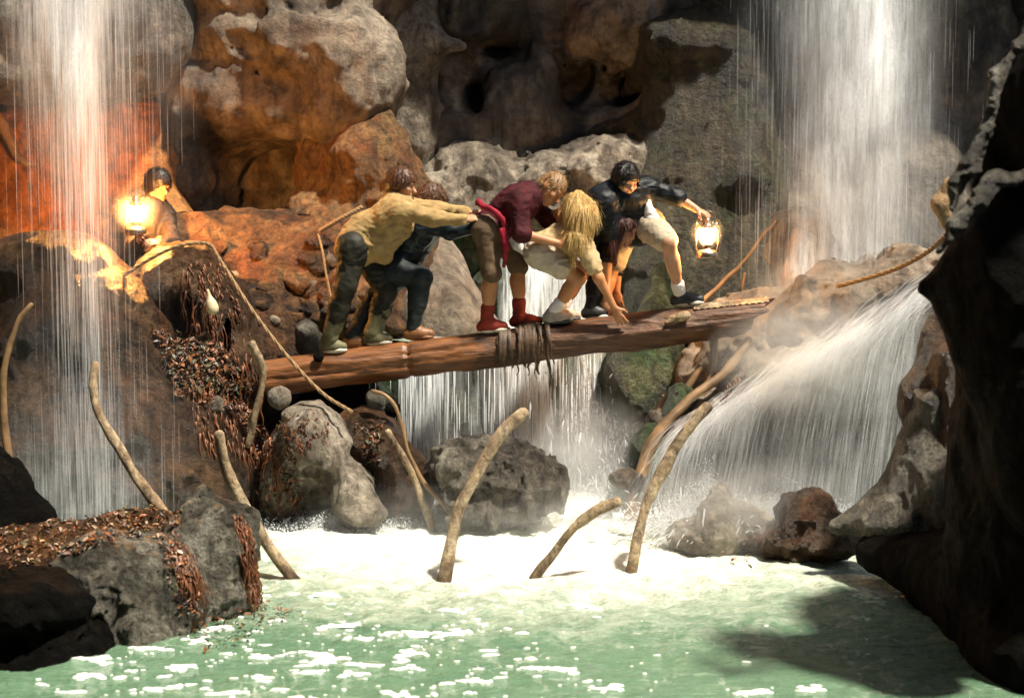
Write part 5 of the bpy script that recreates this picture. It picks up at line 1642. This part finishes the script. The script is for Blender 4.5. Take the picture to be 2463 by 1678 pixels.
# the girl with long blond hair
D = Person('person with long blond hair in cream top and shorts, crouching, one arm down', dict(
    head=(1392, 508, 0.0), neck=(1380, 545, 0.0), shN=(1396, 572, -0.15), shF=(1388, 556, 0.15), hipN=(1298, 606, -0.09), hipF=(1312, 596, 0.1),
    elN=(1440, 668, -0.2), wrN=(1476, 738, -0.16), elF=(1352, 600, 0.14), wrF=(1346, 548, -0.02),
    knN=(1392, 668, -0.1), knF=(1402, 655, 0.1), _footN=(1328, 1362, -0.05), _footF=(1346, 1380, 0.05),
    _face=(0.6, 0.45, -0.65), _up=(0.6, -0.1, 0.75), _handN=((0.45, -0.05, -0.85), (0.3, 0.9, 0.1), 1, 0.25), _handF=((0.1, -0.1, 1), (0.6, 0.5, 0), 1, 0.6)), skin='skinwarm', scale=0.95)
D.wear('shorts', D.leg('N', 0.03, 0, 0.55) + D.leg('F', 0.026, 0, 0.5) + [cone(D.J['hipN'], D.J['hipF'], 0.112, 0.11, k=0.05)], 'warm_white', seed=11, amp=0.016)
D.wear('top', D.torso(0.02) + D.arm('N', 0.028, 0.72) + D.arm('F', 0.025, 0.7), 'cream', seed=12, amp=0.016)
for q in 'NF':
    D.wear('sock', D.leg(q, 0.012, 1.72, 2.0), 'white', 0.008, 0.006, 20, 2)
    D.shoe(q, 'greyshoe', 'blackshoe', 0.0)
Dh = D.wear('hair', [ell(D.J['head'] + Vector((-0.0, -0.0, 0.03)), (0.1, 0.1, 0.105)), cone(LV(1388, 486, -0.09), LV(1398, 520, -0.15), 0.08, 0.095), cone(LV(1398, 520, -0.15), LV(1388, 575, -0.21), 0.095, 0.065), cone(LV(1388, 575, -0.21), LV(1378, 612, -0.22), 0.06, 0.02),
                cone(LV(1418, 500, -0.1), LV(1412, 560, -0.2), 0.06, 0.03), cone(LV(1370, 500, -0.1), LV(1366, 580, -0.2), 0.05, 0.02)], 'hairblond', 0.008, 0.018, 16, 13, 0.04, squash=(1.4, 1.4, 0.1))
D.locks(Dh, 'hairblond', 1600, lambda rd, n_: Vector((rd.uniform(-.15, .15), rd.uniform(-.15, .15), -1)), (0.07, 0.16), 5)

# the auburn haired girl behind
E = Person('person with dark auburn hair bowed low behind the blond person, black clothes', dict(
    head=(1500, 556, 0.05), neck=(1483, 536, 0.16), shN=(1466, 538, 0.06), shF=(1500, 524, 0.34), hipN=(1425, 585, 0.14), hipF=(1442, 575, 0.32),
    elN=(1460, 632, 0.06), wrN=(1458, 716, 0.04), elF=(1488, 620, 0.25), wrF=(1484, 700, 0.2),
    knN=(1440, 668, 0.1), knF=(1462, 660, 0.3), _footN=(1422, 1450, 0.07), _footF=(1442, 1468, 0.1),
    _face=(0.25, -0.6, -0.75), _up=(0.5, -0.6, 0.5), _handN=((0.1, -0.1, -1), (0.2, 0.9, 0), 1, 0.3), _handF=((0.1, -0.1, -1), (0.2, 0.9, 0), -1, 0.4)), scale=0.92)
E.wear('trousers', E.leg('N', 0.018, 0, 1.95) + E.leg('F', 0.018, 0, 1.95) + [cone(E.J['hipN'], E.J['hipF'], 0.11, 0.11, k=0.05)], 'black', seed=15)
E.wear('shirt', E.torso(0.02) + E.arm('N', 0.022, 0.85) + E.arm('F', 0.022, 1.4), 'black', seed=16)
E.shoe('N', 'blackshoe', 'sole', 0.0); E.shoe('F', 'blackshoe', 'sole', 0.0)
Eh = E.wear('hair', [ell(E.J['head'] + Vector((-0.005, 0.03, 0.03)), (0.095, 0.095, 0.095)), cone(LV(1486, 542, 0.0), LV(1474, 600, -0.03), 0.07, 0.04), cone(LV(1474, 600, -0.03), LV(1480, 640, -0.03), 0.035, 0.01), cone(LV(1466, 560, 0.02), LV(1462, 612, 0.0), 0.03, 0.012),
                ell(E.J['head'] + Vector((-0.01, -0.04, 0.045)), (0.1, 0.095, 0.075)), ell(E.J['head'] + Vector((0.05, -0.11, -0.08)), (0.055, 0.06, 0.06), None, '-', 0.02)], 'hairred', 0.008, 0.014, 16, 17, 0.03, squash=(1.4, 1.4, 0.1))
E.locks(Eh, 'hairred', 700, lambda rd, n_: Vector((rd.uniform(-.15, .15), rd.uniform(-.15, .15), -1)), (0.05, 0.12), 6)

# the man in black
Fp = Person('person in a black shirt and pale shorts stepping right with one arm stretched out', dict(
    head=(1504, 434, -0.02), neck=(1494, 466, 0.08), shN=(1440, 474, 0.04), shF=(1550, 450, 0.06), hipN=(1498, 548, 0.2), hipF=(1556, 540, 0.1),
    elN=(1428, 545, 0.06), wrN=(1440, 615, 0.12), elF=(1626, 474, 0.0), wrF=(1674, 503, -0.05),
    knF=(1608, 584, -0.22), knN=(1472, 650, 0.22), _footF=(1636, 1676, 0.0), _footN=(1440, 1470, 0.12), _calf=0,
    _face=(0.42, -0.85, -0.38), _up=(0.15, -0.3, 0.93), _handN=((0.1, 0, -1), (0.5, 0.5, 0), 1, 0.5), _handF=((0.75, -0.3, -0.35), (-0.2, 0.3, -0.9), -1, 0.75)))
Fp.wear('shorts', Fp.leg('F', 0.03, 0, 0.85) + Fp.leg('N', 0.028, 0, 0.8) + [cone(Fp.J['hipN'], Fp.J['hipF'], 0.12, 0.12, k=0.05)], 'stone_shorts', seed=18, amp=0.014)
Fp.wear('shirt', Fp.torso(0.026) + Fp.arm('N', 0.022, 1.75) + Fp.arm('F', 0.024, 1.15) + [cone(LV(1450, 490, -0.02), LV(1470, 560, 0.0), 0.12, 0.09, k=0.06)], 'black', seed=19, amp=0.014)
Fp.wear('shirt_hem', [cone(LV(1555, 485, 0.0), LV(1568, 525, -0.02), 0.03, 0.05)], 'white', 0.008, 0.012, 14, 20)
for q in 'NF':
    Fp.wear('sock', Fp.leg(q, 0.012, 1.8, 2.0), 'white', 0.008, 0.006, 20, 2)
    Fp.shoe(q, 'blackshoe', 'sole', 0.0)
Fp.hair('hairdark', 0.02, seed=21, amp=0.014, freq=20)

# the dark figure behind the left fall
G = Person('person in a dark coat behind the left waterfall, holding a lantern', dict(
    head=(380, 445, 0.0), neck=(368, 490, 0.0), shN=(330, 520, -0.12), shF=(395, 515, 0.12), hipN=(335, 660, -0.06), hipF=(375, 660, 0.06),
    elN=(322, 590, -0.34), wrN=(345, 570, -0.62), elF=(415, 590, -0.28), wrF=(385, 585, -0.58),
    knN=(330, 760, -0.08), knF=(380, 760, 0.05), _footN=(330, 350, -0.08, 870), _footF=(380, 405, 0.05, 870),
    _face=(0.7, -0.6, -0.3), _up=(0.1, -0.1, 0.95), _handN=((-0.2, -0.9, 0.1), (0.6, 0, -0.4), 1, 0.9), _handF=((-0.5, -0.6, 0.1), (-0.5, 0, -0.5), -1, 0.6)), Y0=13.25, on_log=False)
G.wear('coat', G.torso(0.04) + G.arm('N', 0.03, 1.9) + G.arm('F', 0.03, 1.9) + G.leg('N', 0.05, 0, 1) + G.leg('F', 0.05, 0, 1), 'coat', seed=22, amp=0.016)
G.wear('trousers', G.leg('N', 0.02, 0.8, 1.95) + G.leg('F', 0.02, 0.8, 1.95), 'trousers', seed=24)
G.shoe('N', 'blackshoe', 'blackshoe'); G.shoe('F', 'blackshoe', 'blackshoe')
G.hair('hairdark', 0.022, seed=23)


# ------------------------------------------------------------------ weed, fallen leaves and roots
def by_label(frag):
    return [o for o in col.objects if o.type == 'MESH' and o.parent is None and frag in str(o.get('label', ''))]


def scatter_leaves(name, label, objs, region, n, size, mats, seed, lift=0.012, water=False):
    r = random.Random(seed); V, F = [], []
    for _ in range(n * 3):
        if len(F) >= n * 2: break
        sx, sy = region(r)
        if water:
            Y = water_y(sy); p = at(sx, sy, Y) + Vector((0, 0, 0.02)); nr = Vector((0, 0, 1))
        else:
            h_ = hit(objs, sx, sy)
            if h_ is None: continue
            p, nr = h_[0], (h_[1] + Vector((0, 0, 0.6))).normalized()
        nr = (nr + Vector((r.gauss(0, .45), r.gauss(0, .45), r.gauss(0, .45)))).normalized()
        t = nr.cross(Vector((r.gauss(0, 1), r.gauss(0, 1), r.gauss(0, 1)))).normalized(); b = nr.cross(t)
        L = size * r.choice([r.uniform(0.35, 0.9), r.uniform(0.6, 1.7)]); W = L * r.uniform(0.12, 0.65); c = len(V)
        p = p + nr * lift * r.random()
        for (a_, w_, z_) in ((-0.5, 0.05, 0.0), (-0.1, 0.5, 0.12), (0.25, 0.4, 0.1), (0.55, 0.04, -0.05)):
            V.append(p + t * L * a_ + b * W * w_ + nr * L * z_)
            V.append(p + t * L * a_ - nr * L * 0.02)
            V.append(p + t * L * a_ - b * W * w_ + nr * L * z_ * r.uniform(0.3, 1.2))
        for k in range(3):
            for h in range(2):
                F.append((c + 3 * k + h, c + 3 * k + h + 1, c + 3 * k + 4 + h, c + 3 * k + 3 + h))
    o = poly_obj(name, V, F, mats[0])
    for m_ in mats[1:]:
        o.data.materials.append(m_)
    mi = np.zeros(len(o.data.polygons), np.int32)
    for i in range(0, len(mi), 6):
        mi[i:i + 6] = r.randrange(len(mats))
    o.data.polygons.foreach_set('material_index', mi)
    return tag(o, label, kind='stuff', group='weed and leaves')


def hang_weed(name, label, objs, region, n, length, wd, mats, seed, out=0.03):
    r = random.Random(seed); V, F = [], []
    for _ in range(n):
        sx, sy = region(r)
        h_ = hit(objs, sx, sy)
        if h_ is None: continue
        p, nr = h_[0], h_[1]
        hv = Vector((nr.x, nr.y, 0)); hv = hv.normalized() if hv.length > 0.05 else Vector((0, -1, 0))
        L = length * r.uniform(0.3, 1.3); ph = r.uniform(0, 6.28); k_ = 9
        path = []
        for k in range(k_):
            q = k / (k_ - 1)
            path.append(p + hv * (0.012 + out * r.uniform(0.6, 1.4) * math.sin(math.pi * min(q * 0.7 + 0.1, 1))) + Vector((0.012 * math.sin(7 * q + ph), 0, -L * q)))
        w = wd * r.uniform(0.5, 1.5)
        vv, ff = tube(path, [w * (1.05 - 0.8 * q / (k_ - 1)) * (1 + 0.5 * r.uniform(-1, 1)) for q in range(k_)], 4, jit=0.5, seed=_)
        c = len(V); V += vv; F += [tuple(c + q for q in f) for f in ff]
    o = poly_obj(name, V, F, mats[0])
    return tag(o, label, kind='stuff', group='weed and leaves')


LEFTR = by_label('dark brown hump') + by_label('broad brown rock slope') + by_label('pale boulder with a black') + by_label('brown sloping boulder') + [bank]
def quad(pts):
    """random point in a quadrilateral of the photograph"""
    def f(r):
        u, v = r.random(), r.random()
        a = [pts[0][i] * (1 - u) + pts[1][i] * u for i in (0, 1)]; b = [pts[3][i] * (1 - u) + pts[2][i] * u for i in (0, 1)]
        return a[0] * (1 - v) + b[0] * v, a[1] * (1 - v) + b[1] * v
    return f
WM = [M['weed'], M['leaf'], M['weed'], M['weedblack'], M['weedgreen'], M['weedblack']]
scatter_leaves('weed_mat', 'thick red brown weed covering the rocks left of the log', LEFTR, quad([(360, 790), (520, 830), (700, 1040), (430, 960)]), 4200, 0.036, WM, 1, 0.05)
scatter_leaves('weed_mat', 'red brown weed hanging between the hump and the pale boulder', LEFTR, quad([(560, 960), (690, 1000), (740, 1240), (640, 1240)]), 2200, 0.034, WM, 2, 0.04)
hang_weed('hanging_weed', 'strings of weed hanging from the dark hump', LEFTR, quad([(430, 610), (560, 640), (620, 900), (440, 820)]), 170, 0.3, 0.006, WM, 3)
hang_weed('hanging_weed', 'strings of weed hanging below the short bowed pole', LEFTR, quad([(430, 900), (640, 960), (700, 1120), (480, 1060)]), 260, 0.35, 0.006, WM, 4)
hang_weed('hanging_weed', 'thin roots trailing over the pale boulder', LEFTR, quad([(690, 990), (790, 975), (780, 1060), (690, 1090)]), 90, 0.12, 0.004, WM, 5, 0.008)
scatter_leaves('weed_mat', 'brown weed patch on the sloping boulder under the log', LEFTR, quad([(850, 1010), (930, 1010), (910, 1110), (870, 1110)]), 420, 0.035, WM, 6, 0.03)
NEARL = by_label('tall peaked rock with') + by_label('rounded pitted grey rock') + by_label('leaf strewn shelf') + by_label('black undercut')
LM = [M['leaf'], M['leaf'], M['leafpale'], M['weed'], M['weed'], M['weedblack'], M['weedgreen']]
scatter_leaves('leaf_litter', 'orange brown dead leaves lying on the shelf behind the near left rocks', NEARL, quad([(0, 1270), (420, 1205), (440, 1260), (0, 1380)]), 2600, 0.033, LM, 7, 0.03)
scatter_leaves('leaf_litter', 'dead leaves caught between the two near left rocks', NEARL, quad([(370, 1290), (430, 1280), (490, 1480), (440, 1490)]), 700, 0.028, LM, 8, 0.03)
hang_weed('hanging_weed', 'strings of weed hanging between the two near left rocks', NEARL, quad([(395, 1300), (440, 1300), (490, 1400), (430, 1400)]), 110, 0.3, 0.005, WM, 9)
hang_weed('hanging_weed', 'strings of weed down the right side of the tall peaked rock', NEARL, quad([(555, 1220), (590, 1240), (620, 1420), (590, 1420)]), 110, 0.28, 0.005, WM, 10)
scatter_leaves('leaf_litter', 'dead leaves and foam floating round the foot of the tall peaked rock', [], quad([(440, 1500), (600, 1440), (720, 1480), (500, 1590)]), 900, 0.028, LM, 11, 0.03, True)
scatter_leaves('leaf_litter', 'few dead leaves floating on the pool below the cascade', [], quad([(1730, 1320), (1790, 1320), (1810, 1370), (1740, 1370)]), 45, 0.04, LM, 12, 0.02, True)
BANKR = by_label('tan weed hung rock bank')
hang_weed('hanging_weed', 'red brown weed hanging on the right bank below the log end', BANKR, quad([(1720, 850), (1800, 850), (1770, 960), (1730, 960)]), 160, 0.25, 0.006, WM, 13)

# rim light on the black rock's edges, shaped as added pale ridges
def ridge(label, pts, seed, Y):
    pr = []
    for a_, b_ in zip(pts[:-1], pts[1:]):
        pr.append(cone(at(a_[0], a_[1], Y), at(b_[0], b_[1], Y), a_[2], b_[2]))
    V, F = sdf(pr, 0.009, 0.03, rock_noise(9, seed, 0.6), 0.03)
    tag(obj('rim_light_ridge', V, F, M['barnacle']), label, 'rock', 'rim light ridges on the black rock')


ridge('pale ragged ridge shaped as rim light down the edge of the upper black rock', [(2490, 30, 0.02), (2452, 110, 0.022), (2400, 180, 0.028), (2388, 250, 0.02), (2370, 310, 0.02), (2335, 400, 0.035), (2300, 440, 0.025), (2288, 500, 0.014)], 3, 7.5)
ridge('pale ragged ridge shaped as rim light crossing the black rock at the right edge', [(2500, 400, 0.014), (2440, 432, 0.022), (2392, 430, 0.035), (2350, 490, 0.04), (2300, 540, 0.03), (2262, 600, 0.012)], 4, 7.42)
V, F = sdf([cone(at(2285, 445, 10.8), at(2265, 490, 10.8), 0.045, 0.06), cone(at(2265, 490, 10.8), at(2280, 560, 10.8), 0.06, 0.015)], 0.01, 0.03, rock_noise(8, 8), 0.02)
tag(obj('dry_pod', V, F, M['rope']), 'brown dried pod hanging where the rope meets the black rock', 'pod')
